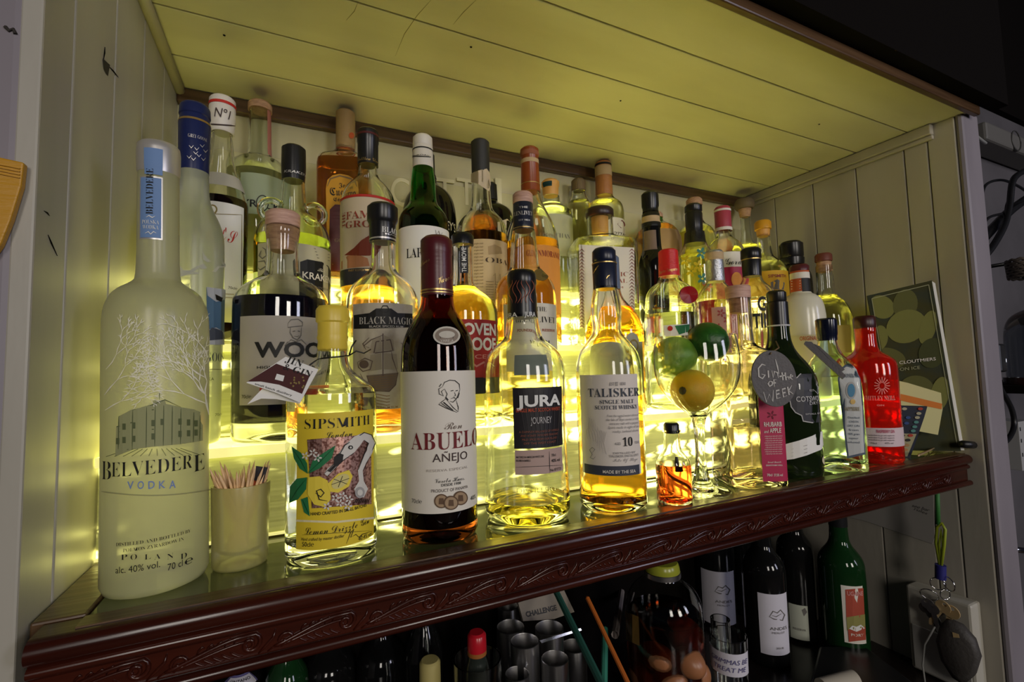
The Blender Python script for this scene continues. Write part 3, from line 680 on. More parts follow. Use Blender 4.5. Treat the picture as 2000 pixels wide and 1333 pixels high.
for j, t in enumerate(('A COMPLEX BALANCE OF VANILLA', 'AND HONEY WITH RIPE PEAR AND', 'MILD SPICE FROM OUR ISLAND', 'OFF THE WEST COAST')): b.text(t, 1014+j*3, 1090-j*2, 843+j*7.5, 4, 'sans', flat('rust ink', (.25, .08, .05)))
b.done(); b.ink = Ink()
b.band(879, 927, flat('dusty pink label', (.42, .30, .26)), 'lower_label', 1006, 1098)
b.text('MATURED IN AMERICAN WHITE OAK', 1009, 1062, 893, 4, 'bold', K); b.text('BOURBON BARRELS', 1009, 1036, 900, 4, 'bold', K); b.text('70cl', 1076, 1084, 889, 5, 'bold', K); b.text('40% vol', 1076, 1092, 899, 6, 'bold', K); b.line(1072, 882, 1073, 925, .9, K, 3); b.line(1007, 913, 1097, 909, .9, K); b.text('No 0717 21', 1074, 1094, 917, 5, 'bold', K)
b.done(); b.ink = Ink()
b.band(694, 733, flat('grey back label', (.20, .23, .20)), 'back_label', 1003, 1074, lift=-.0035)
b.text('DISTILLERY OF', 1010, 1102, 957, 9, 'sans', glassm('pale embossed glass', (1, 1, .9), .15)); b.done(b.glass)

# -- whisky with bulbous neck
b = Bottle('whisky_bottle', 'clear single malt bottle with tapered bulb neck, navy cap and white text label', 1181, 800, 0, ZT1,
           [(558, 23), (570, 25), (590, 29), (615, 31), (640, 28), (654, 30), (668, 42), (684, 55), (702, 62), (725, 65), (760, 65), (975, 62)], M_clear, group=G1, XY=(.3385, .4525),
           liquid=(772, glassm('gold spirit', (.95, .48, .04), ior=1.36)), base_th=.010)
cc = b.cap([(488, 21), (492, 23), (510, 23.5), (512, 22.5), (514, 24), (566, 23.5)], M_navy, 'cap'); k = b.on_cap(cc); k.band(510, 512, M_gold, 'gold_line', lift=.0003, wrap=170); k.cur = cc[0]
k.stroke([(1160, 535), (1166, 524), (1170, 519)], 2, M_gold); k.stroke([(1184, 545), (1187, 540), (1190, 538)], 2, M_gold); k.done()
lb = flat('ivory label', (.68, .62, .56), .5)
b.band(732, 930, lb, 'label', 1136, 1248); b.band(911, 930, flat('slate strip', (.05, .055, .075)), 'label_strip', 1143, 1248, lift=.0008)
g2 = flat('mid grey print', (.30, .28, .27)); b.lift = .0011
b.text("EST\u1d30 1830", 1191, 1221, 750, 6, 'serif', g2); b.text('TALISKER', 1150, 1246, 767, 17, 'serif', flat('slate ink', (.06, .07, .09))); b.text('SINGLE MALT', 1172, 1236, 785, 8, 'serif', flat('slate ink', (0, 0, 0))); b.text('SCOTCH WHISKY', 1163, 1243, 796, 8, 'serif', flat('slate ink', (0, 0, 0)))
for j, (t, x0) in enumerate((('From the rugged western shores of', 1186), ('the Isle of Skye comes a richly', 1184), ('intricate malt with a peppery', 1191), ('Spirit made in sight of the', 1188), ('rocky, isolated shores', 1197))): b.text(t, x0, 1246, 812+j*7.6, 5, 'script', g2)
b.text('10', 1216, 1234, 863, 17, 'serif', K); b.text('AGED', 1201, 1212, 867, 5, 'serif', g2); b.text('YEARS', 1238, 1247, 864, 5, 'serif', g2); b.text('DISTILLED BY', 1198, 1240, 885, 4, 'serif', g2); b.text('TALISKER DISTILLERY', 1190, 1246, 891, 4.5, 'serif', g2); b.text('Isle Of Skye', 1198, 1244, 898, 7, 'script', g2); b.text('MADE BY THE SEA', 1178, 1240, 922, 6, 'serif', M_paper)
for j in range(9): b.stroke([(1150+j*4+3*math.sin(t+j), 812+j*4+t*7+4*math.cos(t*2+j)) for t in range(7)], .9, flat('map print', (.50, .46, .44)))
b.stroke([(1158, 885), (1163, 878), (1158, 874), (1153, 879), (1158, 888), (1154, 894), (1160, 897), (1164, 892)], 1.6, g2)
b.done()

# -- little bitters bottle
b = Bottle('bitters_bottle', 'miniature bottle of amber red bitters with short black cap', 1312, 900, 0, ZT1,
           [(842, 16), (870, 16.5), (882, 20), (892, 29), (900, 34), (912, 35), (975, 35)], M_clear, group=G1, XY=(.4078, .427), wall=.0016, liquid=(906, glassm('amber red spirit', (.95, .16, .03), ior=1.36)), base_th=.004, round_base=.003)
b.cap([(827, 14.5), (830, 15.5), (846, 15.5)], M_blackcap, 'cap'); b.band(842, 845, M_clear, 'cap_ring', lift=.0012, wrap=170)
q = MB().tube([(.004, -.002, .052), (.004, -.002, .044), (.0045, -.002, .036)], [.0016, .003, .0034], 8).make('dropper', M_blackcap, b.root)

# ---- balloon glass with fruit
gx, gy = .4710, .4445
rootg = empty('balloon_glass', (gx, gy, ZT1), 'large stemmed balloon glass holding two limes and a lemon', 'glass')
gz = lambda y: zrow(gx, gy, y)-ZT1
gr = lambda y, hw: r_of(gx, gy, ZT1, hw)
op = [(gz(y), r_of(gx, gy, gz(y)+ZT1, hw)) for y, hw in ((657, 79), (680, 84), (705, 86), (735, 84), (762, 74), (785, 54), (800, 34), (808, 22))]
op = chaikin(op, 2); inn = [(z, r-.0016) for z, r in op]
inn += [(op[-1][0]+.003, .007), (op[-1][0]+.0015, 0)]
m = MB().lathe([(op[-1][0]-.003, 0)]+[(op[-1][0]-.003, .010)]+op[::-1]+inn, 48); smooth_by_angle(m.make('bowl', M_clear, rootg), 50)
st = [(gz(808)-.001, .012), (gz(815), .0095), (gz(835), .0065), (gz(880), .0058), (gz(915), .007), (gz(935), .010), (.0075, .014), (.0038, .024), (.0028, .0330), (.0014, .0345), (.0002, .0335), (.0006, .020), (.0026, .008), (.0030, 0)]
m = MB().lathe([(gz(808)-.001, 0)]+chaikin(st, 1), 40); smooth_by_angle(m.make('stem', M_clear, rootg), 50)
def fruit(name, label, px, r, mat, tip, tipm, squash=1.1, spot=None, cat='fruit', yd=0):
    u = ray(*px); D = math.hypot(gx, gy)+yd; p = u*(D/math.hypot(u[0], u[1]))
    m = MB(); n = 22; pr = []
    for i in range(n+1):
        a = math.pi*i/n; rr = r*math.sin(a); z = r*squash*math.cos(a)
        pr.append((z, rr if 0 < i < n else 0))
    m.lathe(pr, 28); o = m.make(name, mat, smooth=True); o.location = Vector(p); tag(o, label, cat, 'fruit in the balloon glass')
    v = Vector(tip).normalized(); o.rotation_euler = v.to_track_quat('Z', 'Y').to_euler()
    q = MB().lathe([(r*squash*1.07, 0), (r*squash*1.06, r*.10), (r*squash*1.02, r*.15), (r*squash*.97, r*.2)], 8).make('stem_end', tipm, o, True); return o
m_lime = pmat('lime peel', (.16, .34, .03), .35, sub=.3, spec=.5, noise=((40, 40, 40), (.38, .52, .09), .42, .68), bump=((420, 420, 420), .25))
m_lime2 = pmat('dark lime peel', (.014, .085, .010), .30, noise=((50, 50, 50), (.035, .13, .015), .45, .7), bump=((420, 420, 420), .25))
m_lemon = pmat('lemon peel', (.92, .54, .02), .35, sub=.5, noise=((50, 50, 50), (.95, .64, .05), .4, .7), bump=((380, 380, 380), .3))
tipm = flat('dry stem', (.10, .08, .03))
fruit('lime', 'pale green lime on the left inside the balloon glass', (1317, 697), .0265, m_lime, (.9, -.5, .25), tipm, 1.12, yd=.008)
fruit('lime', 'dark green lime rising above the rim of the balloon glass', (1383, 668), .0255, m_lime2, (-.6, .6, .6), tipm, 1.05, yd=.020)
fruit('lemon', 'yellow lemon at the bottom of the balloon glass', (1352, 763), .0268, m_lemon, (-1.1, -.40, .05), tipm, 1.05, yd=-.004)

# -- square gin bottle with cork
pinkg = glassm('pinkish clear glass', (.985, .93, .90))
b = Bottle('gin_bottle', 'square clear gin bottle with wooden stopper and narrow crimson side label', 1462, 800, 0, ZT1,
           [(574, 24), (600, 25.5), (668, 26), (677, 32), (686, 54), (696, 69), (712, 72), (930, 73)], pinkg, group=G1, XY=(.566, .452), sq=7, rot=-28, liquid=(829, glassm('warm clear spirit', (1, .88, .66), ior=1.36)), seg=64, base_th=.013, round_base=.004)
b.cap([(561, 25), (563, 25.5), (584, 25)], M_pinkwood, 'stopper', rim=.001); b.cap([(584, 20), (612, 18)], M_cork, 'cork')
crim = flat('crimson label', (.42, .022, .075), .45)
b.band(768, 941, crim, 'label', 1485, 1533)
b.text('RHUBARB', 1491, 1525, 829, 9, 'bold', M_paper); b.text('and', 1491, 1500, 843, 6, 'script', M_paper); b.text('APPLE', 1502, 1524, 841, 9, 'bold', M_paper)
for j in range(9): b.text('a bright pink gin made with orchard', 1492+j % 3, 1526-j % 2, 852+j*4.3, 2.4, 'sans', M_paper)
for a in range(5): b.poly(ell(1506+6*math.cos(a*1.256), 811+5*math.sin(a*1.256), 4, 1.6, 8, a*1.256), flat('dark crimson', (.15, .005, .02)))
b.text('Small Batch', 1498, 1524, 903, 3, 'ital', M_paper); b.text('GRANTHAM HALL', 1495, 1527, 909, 3, 'bold', M_paper); b.text('70cl', 1497, 1507, 928, 5, 'bold', M_paper); b.text('37.5% vol', 1510, 1527, 928, 5, 'bold', M_paper)
b.done()

# -- black green gin bottle
b = Bottle('gin_bottle', 'nearly black green gin bottle with dark capsule and scalloped grey label', 1551, 800, 0, ZT1,
           [(630, 22), (650, 22), (672, 25), (690, 34), (708, 50), (725, 62), (745, 69), (780, 70), (918, 71)], pmat('near black green glass', (.010, .018, .006), .05, trans=.25), group=G1, XY=(.6560, .458), solid=True)
b.cap([(570, 18), (573, 20), (588, 20), (590, 19), (592, 22), (638, 22.5)], M_blackcap, 'capsule'); 
b.band(634, 637, flat('silver thread', (.5, .5, .5)), 'capsule_thread', lift=.0012, wrap=170)
dk = flat('charcoal label', (.035, .035, .042), .45); sv = flat('silver print', (.48, .47, .46))
Lp = [(1546, 742), (1556, 738), (1562, 731), (1600, 730), (1618, 733), (1620, 824), (1585, 826), (1568, 823), (1565, 812), (1553, 806), (1545, 795), (1542, 780)]
b.poly(Lp, dk, lift=.0005); b.stroke(Lp+[Lp[0]], 2, sv); b.text('COTSWOLDS', 1554, 1640, 778, 10, 'bold', sv); b.text('DRY GIN', 1580, 1612, 787, 6, 'thin', sv); b.text('SMALL BATCH', 1572, 1614, 808, 3, 'sans', sv); b.text('EST', 1580, 1588, 763, 4, 'sans', sv); b.text('14', 1604, 1612, 762, 4, 'sans', sv)
b.stroke([(1596, 768), (1596, 756), (1592, 750)], 1.5, sv); b.stroke([(1596, 762), (1601, 755), (1604, 750)], 1.5, sv); b.stroke([(1588, 762), (1596, 770), (1606, 762)], 1.5, sv)
b.done(b.glass); b.ink = Ink()
b.poly([(1534, 868), (1560, 861), (1585, 852), (1606, 842), (1620, 835), (1622, 868), (1600, 880), (1575, 890), (1550, 897), (1534, 899)], M_paperw, lift=.0006)
for j in range(3): b.stroke([(1545, 878+j*7), (1575, 870+j*7), (1612, 853+j*6)], .9, g2)
b.poly(ell(1613, 899, 8, 10), flat('ivory dot', (.62, .55, .36)), lift=.0006); b.done(b.glass, )

# -- pale teal square gin
b = Bottle('gin_bottle', 'pale teal square gin bottle with navy screw cap and long narrow white label', 1632, 800, 0, ZT1,
           [(656, 19), (672, 20), (690, 26), (704, 38), (722, 50), (745, 58), (780, 60), (908, 62)], M_teal, group=G1, XY=(.7556, .448), sq=8, rot=-52, asp=1.0, liquid=(736, glassm('clear spirit', (1, 1, 1), ior=1.36)), seg=64, wall=.003, base_th=.012, round_base=.003)
cc = b.cap([(624, 21), (626, 22), (654, 21.5), (657, 20.5), (666, 20.5)], pmat('navy screw cap', (.006, .008, .022), .15), 'screw_cap')
lw = flat('cool white label', (.60, .62, .62), .4); bl = flat('light blue print', (.10, .28, .45))
b.poly([(1636, 742), (1639, 722), (1650, 713), (1668, 711), (1678, 720), (1681, 740), (1686, 800), (1690, 888), (1654, 896)], flat('dusky blue border', (.10, .13, .18)), lift=.0005)
b.poly([(1639, 743), (1642, 725), (1651, 717), (1667, 715), (1675, 722), (1678, 742), (1683, 800), (1687, 884), (1657, 891)], lw, lift=.0009); b.lift = .0013
b.text('BOMBAY', 1645, 1674, 734, 8, 'serif', flat('dusky blue border', (0, 0, 0))); b.poly(ell(1661, 763, 10, 17), sv); b.poly(ell(1661, 763, 7, 13), bl, lift=.0017); b.poly(ell(1664, 785, 5, 5), M_gold, lift=.0017); b.text('SAPPHIRE', 1648, 1678, 799, 8, 'serif', flat('old gold ink', (.25, .19, .06)))
for j, t in enumerate(('Distilled', 'LONDON', 'DRY GIN', 'from', '100% grain', 'vapour', 'infused')): b.text(t, 1655+(j % 2)*2, 1677-(j % 2)*2, 816+j*8, 4, 'thin', flat('dusky blue border', (0, 0, 0)))
b.done(b.glass)

# -- red gin bottle
b = Bottle('gin_bottle', 'bright red translucent gin bottle with white band label near the shelf end', 1693, 800, 0, ZT1,
           [(636, 22), (648, 22), (655, 21), (678, 22), (688, 27), (696, 42), (704, 54), (716, 58), (760, 58), (895, 55)], pmat('ruby lacquered glass', (.90, .030, .012), .06, trans=.75, ior=1.4, coat=.3), group=G1, XY=(.8545, .4455), hollow=True, base_th=.008, liquid=(742, glassm('ruby spirit', (.95, .12, .06), ior=1.36)))
b.cap([(619, 21), (622, 23), (640, 23), (643, 21)], pmat('dark red stopper', (.045, .008, .008), .35), 'stopper')
b.band(836, 872, flat('pinkish label', (.62, .50, .52), .5), 'label', None, None, wrap=100)
b.text('RASPBERRY GIN', 1712, 1746, 843, 6, 'bold', crim)
for j in range(3): b.text('handcrafted dry gin with raspberries', 1696, 1746, 851+j*4.5, 2.6, 'sans', K)
b.text('70cl', 1700, 1712, 866, 3, 'sans', K); b.text('43% vol', 1728, 1744, 866, 3, 'sans', K); b.done(); b.ink = Ink()
pr = flat('pale red print', (.80, .30, .26))
for a in range(16): b.stroke([(1722+5*math.cos(a*.3927), 754+6*math.sin(a*.3927)), (1722+15*math.cos(a*.3927), 754+17*math.sin(a*.3927))], 1.4, pr)
b.text('WHITLEY NEILL', 1684, 1747, 778, 9, 'serif', pr); b.text('GIN', 1712, 1726, 792, 3, 'serif', pr); b.done(b.glass)

# ================================================================ lowest lit step
Z2, Z3, Z4 = ZTI[1], ZTI[2], ZTI[3]
Y2, Y3, Y4 = ROW[1], ROW[2], ROW[3]
def ring(b, y, mat, name='gold_line', h=2.5, lift=.0003): o = b.band(y, y+h, mat, name, lift=lift, wrap=170); return o
# goose vodka
M_frost2 = frosted('frosted vodka glass', (.70, .74, .62), .35, .6)
b = Bottle('vodka_bottle', 'frosted vodka bottle with deep blue capsule and white birds, behind the tallest bottle', 377, 400, .572, Z2,
           [(330, 30), (345, 31), (385, 32), (410, 42), (430, 54), (450, 62), (470, 66), (600, 67), (830, 66)], M_frost2, group=G2, hollow=False)
cc = b.cap([(208, 29), (214, 31), (229, 32), (231, 30), (240, 31), (246, 32.5), (338, 31)], pmat('deep blue capsule', (.008, .016, .085), .3), 'capsule', rim=.002)
k = b.on_cap(cc); ring(k, 227, M_gold, h=4); k.cur = cc[0]; k.text('GREY GOOSE', 368, 403, 268, 7, 'thin', silver)
for x, y in ((374, 288), (384, 292), (394, 286), (400, 296), (370, 308), (378, 312), (388, 305), (396, 312), (382, 300)): k.stroke([(x-4, y-3), (x, y+2), (x+4, y-3)], 2, silver)
k.done()
b.cur = b.glass
goose = flat('pale bird print', (.55, .56, .45))
b.poly([(347, 512), (358, 528), (370, 529), (388, 518), (394, 520), (378, 532), (390, 533), (388, 536), (368, 537), (354, 541), (346, 538)], goose); b.poly([(394, 492), (404, 505), (412, 511), (404, 513), (396, 508)], goose); b.poly([(386, 520), (396, 515), (404, 524), (394, 527)], goose); b.poly([(413, 531), (424, 520), (440, 518), (438, 522), (426, 524), (420, 532)], goose); b.poly([(430, 505), (440, 517), (441, 522), (432, 516)], goose)
b.poly([(402, 561), (438, 566), (441, 672), (404, 674)], flat('cloudy blue print', (.10, .19, .30))); b.poly([(402, 561), (438, 566), (440, 585), (420, 590), (404, 578)], flat('cloud white print', (.50, .52, .55)), lift=.0013); b.poly([(404, 645), (420, 640), (441, 652), (441, 674), (404, 674)], flat('cloud white print', (0, 0, 0)), lift=.0013); b.poly([(418, 575), (432, 582), (430, 590), (420, 586)], M_ink, lift=.0016); b.poly([(404, 650), (412, 640), (430, 646), (441, 662), (404, 666)], flat('rocky print', (.08, .09, .12)), lift=.0016)
b.text('GREY GOOSE', 335, 437, 697, 19, 'thin', flat('navy print', (.02, .03, .07))); b.line(405, 722, 436, 722, 1, K); b.text('VODKA', 380, 416, 741, 6, 'thin', K); b.text('70cl\u212e', 418, 431, 810, 5, 'sans', K); b.done()

# woods rum
M_clear2 = M_clear
b = Bottle('rum_bottle', 'stout bottle of black rum with pinkish wooden stopper and grey label', 552, 500, Y2-.008, Z2,
           [(444, 34), (458, 34.5), (462, 32), (525, 32), (540, 37), (552, 58), (566, 80), (582, 92), (600, 95.5), (830, 95)], M_clear2, group=G2, liquid=(588, pmat('black rum', (.006, .005, .012), .05)), base_th=.020, seg=48)
b.cap([(417, 33), (420, 34.5), (442, 34.5), (445, 33)], M_pinkwood, 'stopper', rim=.002); b.cap([(446, 30), (485, 25), (492, 24)], M_cork, 'cork')
b.band(617, 790, flat('warm grey label', (.36, .33, .29), .5), 'label', 469, 634)
b.text('WOODS', 498, 648, 683, 28, 'heavy', K); b.text('HIGH STRENGTH NAVY RUM', 503, 640, 717, 5, 'bold', K); b.text('70cl\u212e', 474, 492, 775, 7, 'sans', K); b.poly([(508, 755), (640, 757), (640, 766), (508, 764)], flat('red rule', (.45, .03, .02)))
gs = flat('soft sketch grey', (.14, .13, .12)); 
for q in ([(562, 632), (568, 625), (582, 624), (590, 630), (590, 637), (562, 640), (562, 632)], [(567, 640), (566, 650), (571, 660), (580, 664), (587, 656), (588, 640)], [(560, 672), (568, 664), (578, 668), (588, 664), (598, 674)], [(571, 648), (576, 647)], [(581, 647), (585, 648)], [(574, 657), (580, 658), (584, 656)], [(556, 676), (562, 668)], [(568, 652), (572, 660), (580, 665), (586, 659)]): b.stroke(q, 1.8, gs)
b.done(); b.ink = Ink(); b.cur = b.glass; b.text('57', 457, 464, 681, 20, 'bold', K); b.done()

# black spiced rum with ship label
b = Bottle('rum_bottle', 'round shouldered clear bottle with ship label and ribbed black cap', 748, 560, Y2, Z2,
           [(470, 22), (500, 23), (525, 24), (538, 34), (552, 52), (566, 64), (582, 70), (600, 71.5), (825, 70)], M_clear2, group=G2, liquid=(789, glassm('copper spirit', (.85, .30, .04), ior=1.36)), base_th=.010)
cc = b.cap([(403, 27), (407, 30), (432, 30.5), (437, 28), (440, 26.5), (475, 26)], M_blackcap, 'cap'); k = b.on_cap(cc); k.text('BLACK', 746, 776, 450, 11, 'serif', M_white); k.text('MAGIC', 752, 774, 459, 3, 'serif', silver); ring(k, 462, silver, h=3); k.cur = cc[0]; k.done()
sp = pmat('aged parchment label', (.46, .42, .34), .5, noise=((60, 60, 40), (.30, .25, .19), .45, .75))
b.band(592, 800, sp, 'label', 690, 806, xm=748)
b.poly([(692, 616), (722, 612), (735, 603), (764, 603), (776, 612), (804, 613), (805, 640), (692, 643)], M_ink, lift=.0008); b.lift = .0012
b.stroke([(742, 607), (748, 598), (756, 598), (760, 606), (754, 610), (746, 608), (742, 607)], 2, K); b.text('BLACK MAGIC', 703, 803, 626, 14, 'serif', flat('grey label ink', (.42, .40, .37))); b.text('BLACK SPICED RUM', 722, 786, 638, 4, 'serif', flat('grey label ink', (0, 0, 0)))
for q in ([(748, 652), (748, 735)], [(735, 668), (762, 664)], [(733, 690), (765, 686)], [(735, 668), (731, 690)], [(762, 664), (767, 686)], [(718, 735), (722, 752), (732, 764), (760, 765), (772, 752), (776, 730)], [(718, 735), (776, 730)], [(700, 708), (714, 700), (728, 706), (724, 722), (710, 726), (702, 718), (700, 708)], [(705, 730), (712, 744), (720, 750)], [(748, 655), (726, 664), (712, 676), (722, 680)], [(782, 670), (800, 690), (800, 720)], [(776, 730), (766, 700), (764, 688)], [(722, 660), (710, 672), (716, 684)]): b.stroke(q, 2, flat('ship sketch', (.10, .07, .06)))
sl = flat('sail wash', (.30, .26, .20)); hl = flat('hull wash', (.16, .12, .09))
for q in ([(728, 664), (744, 657), (746, 686), (722, 690)], [(750, 655), (768, 664), (770, 686), (750, 684)], [(724, 694), (745, 690), (746, 722), (720, 726)], [(750, 690), (774, 692), (777, 722), (750, 722)]): b.poly(q, sl, lift=.0010)
b.poly([(716, 734), (778, 728), (772, 752), (760, 765), (733, 765), (722, 752)], hl, lift=.0010)
for k_ in range(6): b.line(720+k_, 738+k_*4.5, 775-k_*2, 733+k_*4.5, 1, flat('sea brown', (.22, .13, .06)))
for k_ in range(5): b.stroke([(700, 772+k_*6), (725, 768+k_*6), (755, 774+k_*6), (798, 768+k_*6)], 1.4, flat('sea brown', (.22, .13, .06)))
b.poly(ell(712, 712, 9, 8), flat('ship sketch', (0, 0, 0))); b.text('PREMIUM RUM', 735, 776, 796, 4, 'serif', flat('sea brown', (0, 0, 0))); b.done()

# round bottle with the red label
b = Bottle('rum_bottle', 'pale gold rum bottle with red and black label behind the portrait rum', 905, 560, Y2, Z2,
           [(470, 18), (500, 18.5), (555, 19.5), (566, 28), (580, 48), (592, 60), (606, 66), (625, 68), (800, 67)], M_clear2, group=G2, liquid=(563, glassm('pale gold rum', (1, .86, .40), ior=1.36)), base_th=.01)
b.cap([(459, 20), (463, 22), (480, 21.5), (481, 19)], M_blackcap, 'cap'); b.poly([(898, 481), (913, 480), (914, 534), (899, 534)], K); b.cur = b.glass
b.vtext('THE MOVE', 906, 532, 484, 8, 'bold', M_white); b.done(); b.ink = Ink()
b.band(624, 770, flat('brick red label', (.36, .025, .022)), 'label', None, 970, xm=930, wrap=60); b.band(738, 770, K, 'label_foot', None, 970, xm=930, wrap=60, lift=.0007); b.lift = .0012
b.text('OVEN', 904, 966, 643, 22, 'heavy', M_paper); b.text('PROOF', 890, 966, 672, 24, 'heavy', M_paper); b.text('SPICED', 900, 960, 697, 8, 'bold', flat('dull pink ink', (.60, .25, .22))); b.stroke([(905, 716), (918, 706), (930, 716), (944, 708), (958, 716)], 4, flat('dull pink ink', (0, 0, 0))); b.done()

# livet
b = Bottle('whisky_bottle', 'clear malt bottle with wooden top, navy neck band and rust red brown round seal', 1024, 500, Y2, Z2,
           [(440, 19), (452, 22), (470, 25), (505, 28), (525, 29), (535, 38), (548, 50), (562, 57), (580, 60), (790, 60)], M_clear2, group=G2, liquid=(545, glassm('pale amber spirit', (1, .76, .30), ior=1.36)))
cc = b.cap([(379, 18), (382, 19.5), (398, 20), (400, 18.5)], M_pinkwood, 'stopper'); cc = b.cap([(400, 19.5), (452, 20.5)], M_navy, 'neck_band', rim=.0005); k = b.on_cap(cc); k.text('THE', 1014, 1030, 405, 4, 'serif', silver); k.text('GLENLIVET', 1003, 1038, 416, 8, 'serif', silver); k.text('EST 1824', 1014, 1034, 430, 3, 'serif', silver); ring(k, 442, M_gold, h=1.6); k.cur = cc[0]; k.done()
b.cur = b.glass; b.poly(ell(1056, 537, 15, 12, 24, .15), flat('brown seal', (.16, .11, .03))); b.done(); b.ink = Ink()
b.band(592, 725, M_paper, 'label', 985, None, xm=1050, wrap=75)
b.text('THE', 1046, 1066, 604, 9, 'thin', K); b.text('GLENLIVET', 1000, 1082, 624, 12, 'thin', K); b.text("FOUNDER'S RESERVE", 1006, 1082, 645, 5, 'serif', flat('dull red ink', (.30, .04, .03))); b.text('18', 1036, 1048, 664, 13, 'serif', K); b.text('1824', 1050, 1073, 672, 13, 'serif', K); b.done()

# blended whisky behind the malt
b = Bottle('whisky_bottle', 'amber whisky bottle with slate blue capsule, partly hidden behind the bulb necked malt', 1197, 600, Y2-.004, Z2,
           [(552, 15), (566, 16), (582, 20), (596, 30), (612, 44), (630, 53), (648, 58), (800, 58)], M_clear2, group=G2, liquid=(603, glassm('deep amber spirit', (.98, .46, .05), ior=1.36)))
cc = b.cap([(502, 14), (505, 15.5), (512, 15.5), (566, 16.5)], flat('slate blue capsule', (.13, .17, .26), .4), 'capsule')
b.band(668, 770, flat('stone label', (.34, .33, .27), .5), 'label', 1140, 1256, xm=1200); b.poly(ell(1234, 672, 14, 22), flat('stone label', (0, 0, 0)), lift=.0007); b.poly(ell(1237, 676, 9, 13), flat('old gold ink', (0, 0, 0))); b.poly(ell(1237, 676, 6, 9), flat('stone label', (0, 0, 0)), lift=.0016)
b.stroke([(1232, 715), (1240, 706), (1250, 712)], 2, K); b.text('CHIVAS', 1180, 1254, 740, 8, 'serif', K); b.text('12', 1230, 1244, 758, 10, 'serif', K); b.done()

# red capped round gin
b = Bottle('gin_bottle', 'fluted round clear gin bottle with red screw cap and dark red wax seal', 1308, 560, Y2, Z2,
           [(528, 20), (545, 21), (552, 26), (562, 40), (576, 49), (600, 51), (604, 53), (608, 51), (615, 53), (640, 53), (800, 51)], M_cleargreen, group=G2, liquid=(615, glassm('clear spirit', (1, 1, 1), ior=1.36)), smooth_n=1)
cc = b.cap([(490, 18), (492, 19.5), (516, 20), (518, 20.5), (541, 21)], pmat('red screw cap', (.62, .02, .02), .3, bump=((200, 200, 900), .3)), 'screw_cap')
q = b.on_cap(cc); q.text('Charles Tanqueray', 1288, 1323, 528, 6, 'script', M_gold, tilt=.004); q.done()
mw = pmat('dark red wax', (.30, .004, .008), .35); V = []; n = 20; E_ = ell(1342, 577, 16, 17, n); A = b.map(E_, .0045); Bk = b.map(E_, -.001); Ct = b.map([(1342, 577)], .0055)
mesh('wax_seal', list(A)+list(Bk)+list(Ct), [(i, (i+1) % n, 2*n) for i in range(n)]+[(i, n+i, n+(i+1) % n, (i+1) % n) for i in range(n)], mw, b.root, False)
b.cur = b.glass; b.poly([(1296, 636), (1345, 633), (1348, 655), (1298, 658)], M_paperw); b.poly([(1318, 637), (1345, 634), (1346, 648), (1326, 654)], leaf, lift=.0013); b.poly(ell(1309, 642, 5, 5), flat('red print', (.5, .03, .02)), lift=.0013); b.done()

# silver capsule bottle
b = Bottle('gin_bottle', 'clear bottle with silver foil capsule and pink patterned label beside the red capped gin', 1398, 560, Y2, Z2,
           [(540, 17), (552, 18), (560, 24), (570, 34), (582, 40), (600, 42), (810, 41)], M_clear2, group=G2, liquid=(590, glassm('pink tinted spirit', (1, .82, .76), ior=1.36)))
cc = b.cap([(491, 17), (494, 18), (506, 18.5), (508, 17.5), (551, 19)], pmat('crinkled silver foil', (.42, .43, .45), .35, .8, bump=((300, 300, 300), .5)), 'capsule'); k = b.on_cap(cc); k.band(491, 506, flat('tan paper', (.50, .36, .20)), 'tan_band', lift=.0003, wrap=170); k.cur = cc[0]; k.done()
b.band(600, 700, flat('soft pink label', (.55, .30, .27), .5), 'label', 1392, 1438, xm=1405)
for y, x in ((612, 1408), (625, 1420), (640, 1402), (655, 1424), (670, 1410)): 
    for a in range(5): b.poly(ell(x+5*math.cos(a*1.256), y+5*math.sin(a*1.256), 3.5, 2, 8, a*1.256), flat('rose print', (.42, .08, .08)))
b.done()

# gin ting bottle
b = Bottle('gin_bottle', 'pale pink gin bottle with black capsule and large black lettering', 1470, 560, Y2, Z2,
           [(520, 18), (545, 19), (556, 26), (566, 38), (578, 46), (595, 49), (810, 48)], M_clear2, group=G2, liquid=(585, glassm('pink tinted spirit', (0, 0, 0))))
cc = b.cap([(487, 19), (490, 20.5), (505, 21), (507, 19.5), (541, 19)], M_blackcap, 'capsule'); k = b.on_cap(cc); ring(k, 503, M_gold, h=2); k.cur = cc[0]; k.done(); b.cur = b.glass
b.text('GIN', 1479, 1516, 593, 26, 'heavy', K); b.text('TING', 1470, 1518, 626, 27, 'heavy', K)
for j, x in enumerate((1478, 1488, 1499, 1508)): b.line(x, 645, x+1, 700, 4, (M_yel, flat('rose print', (0, 0, 0)))[j % 2])
b.done()

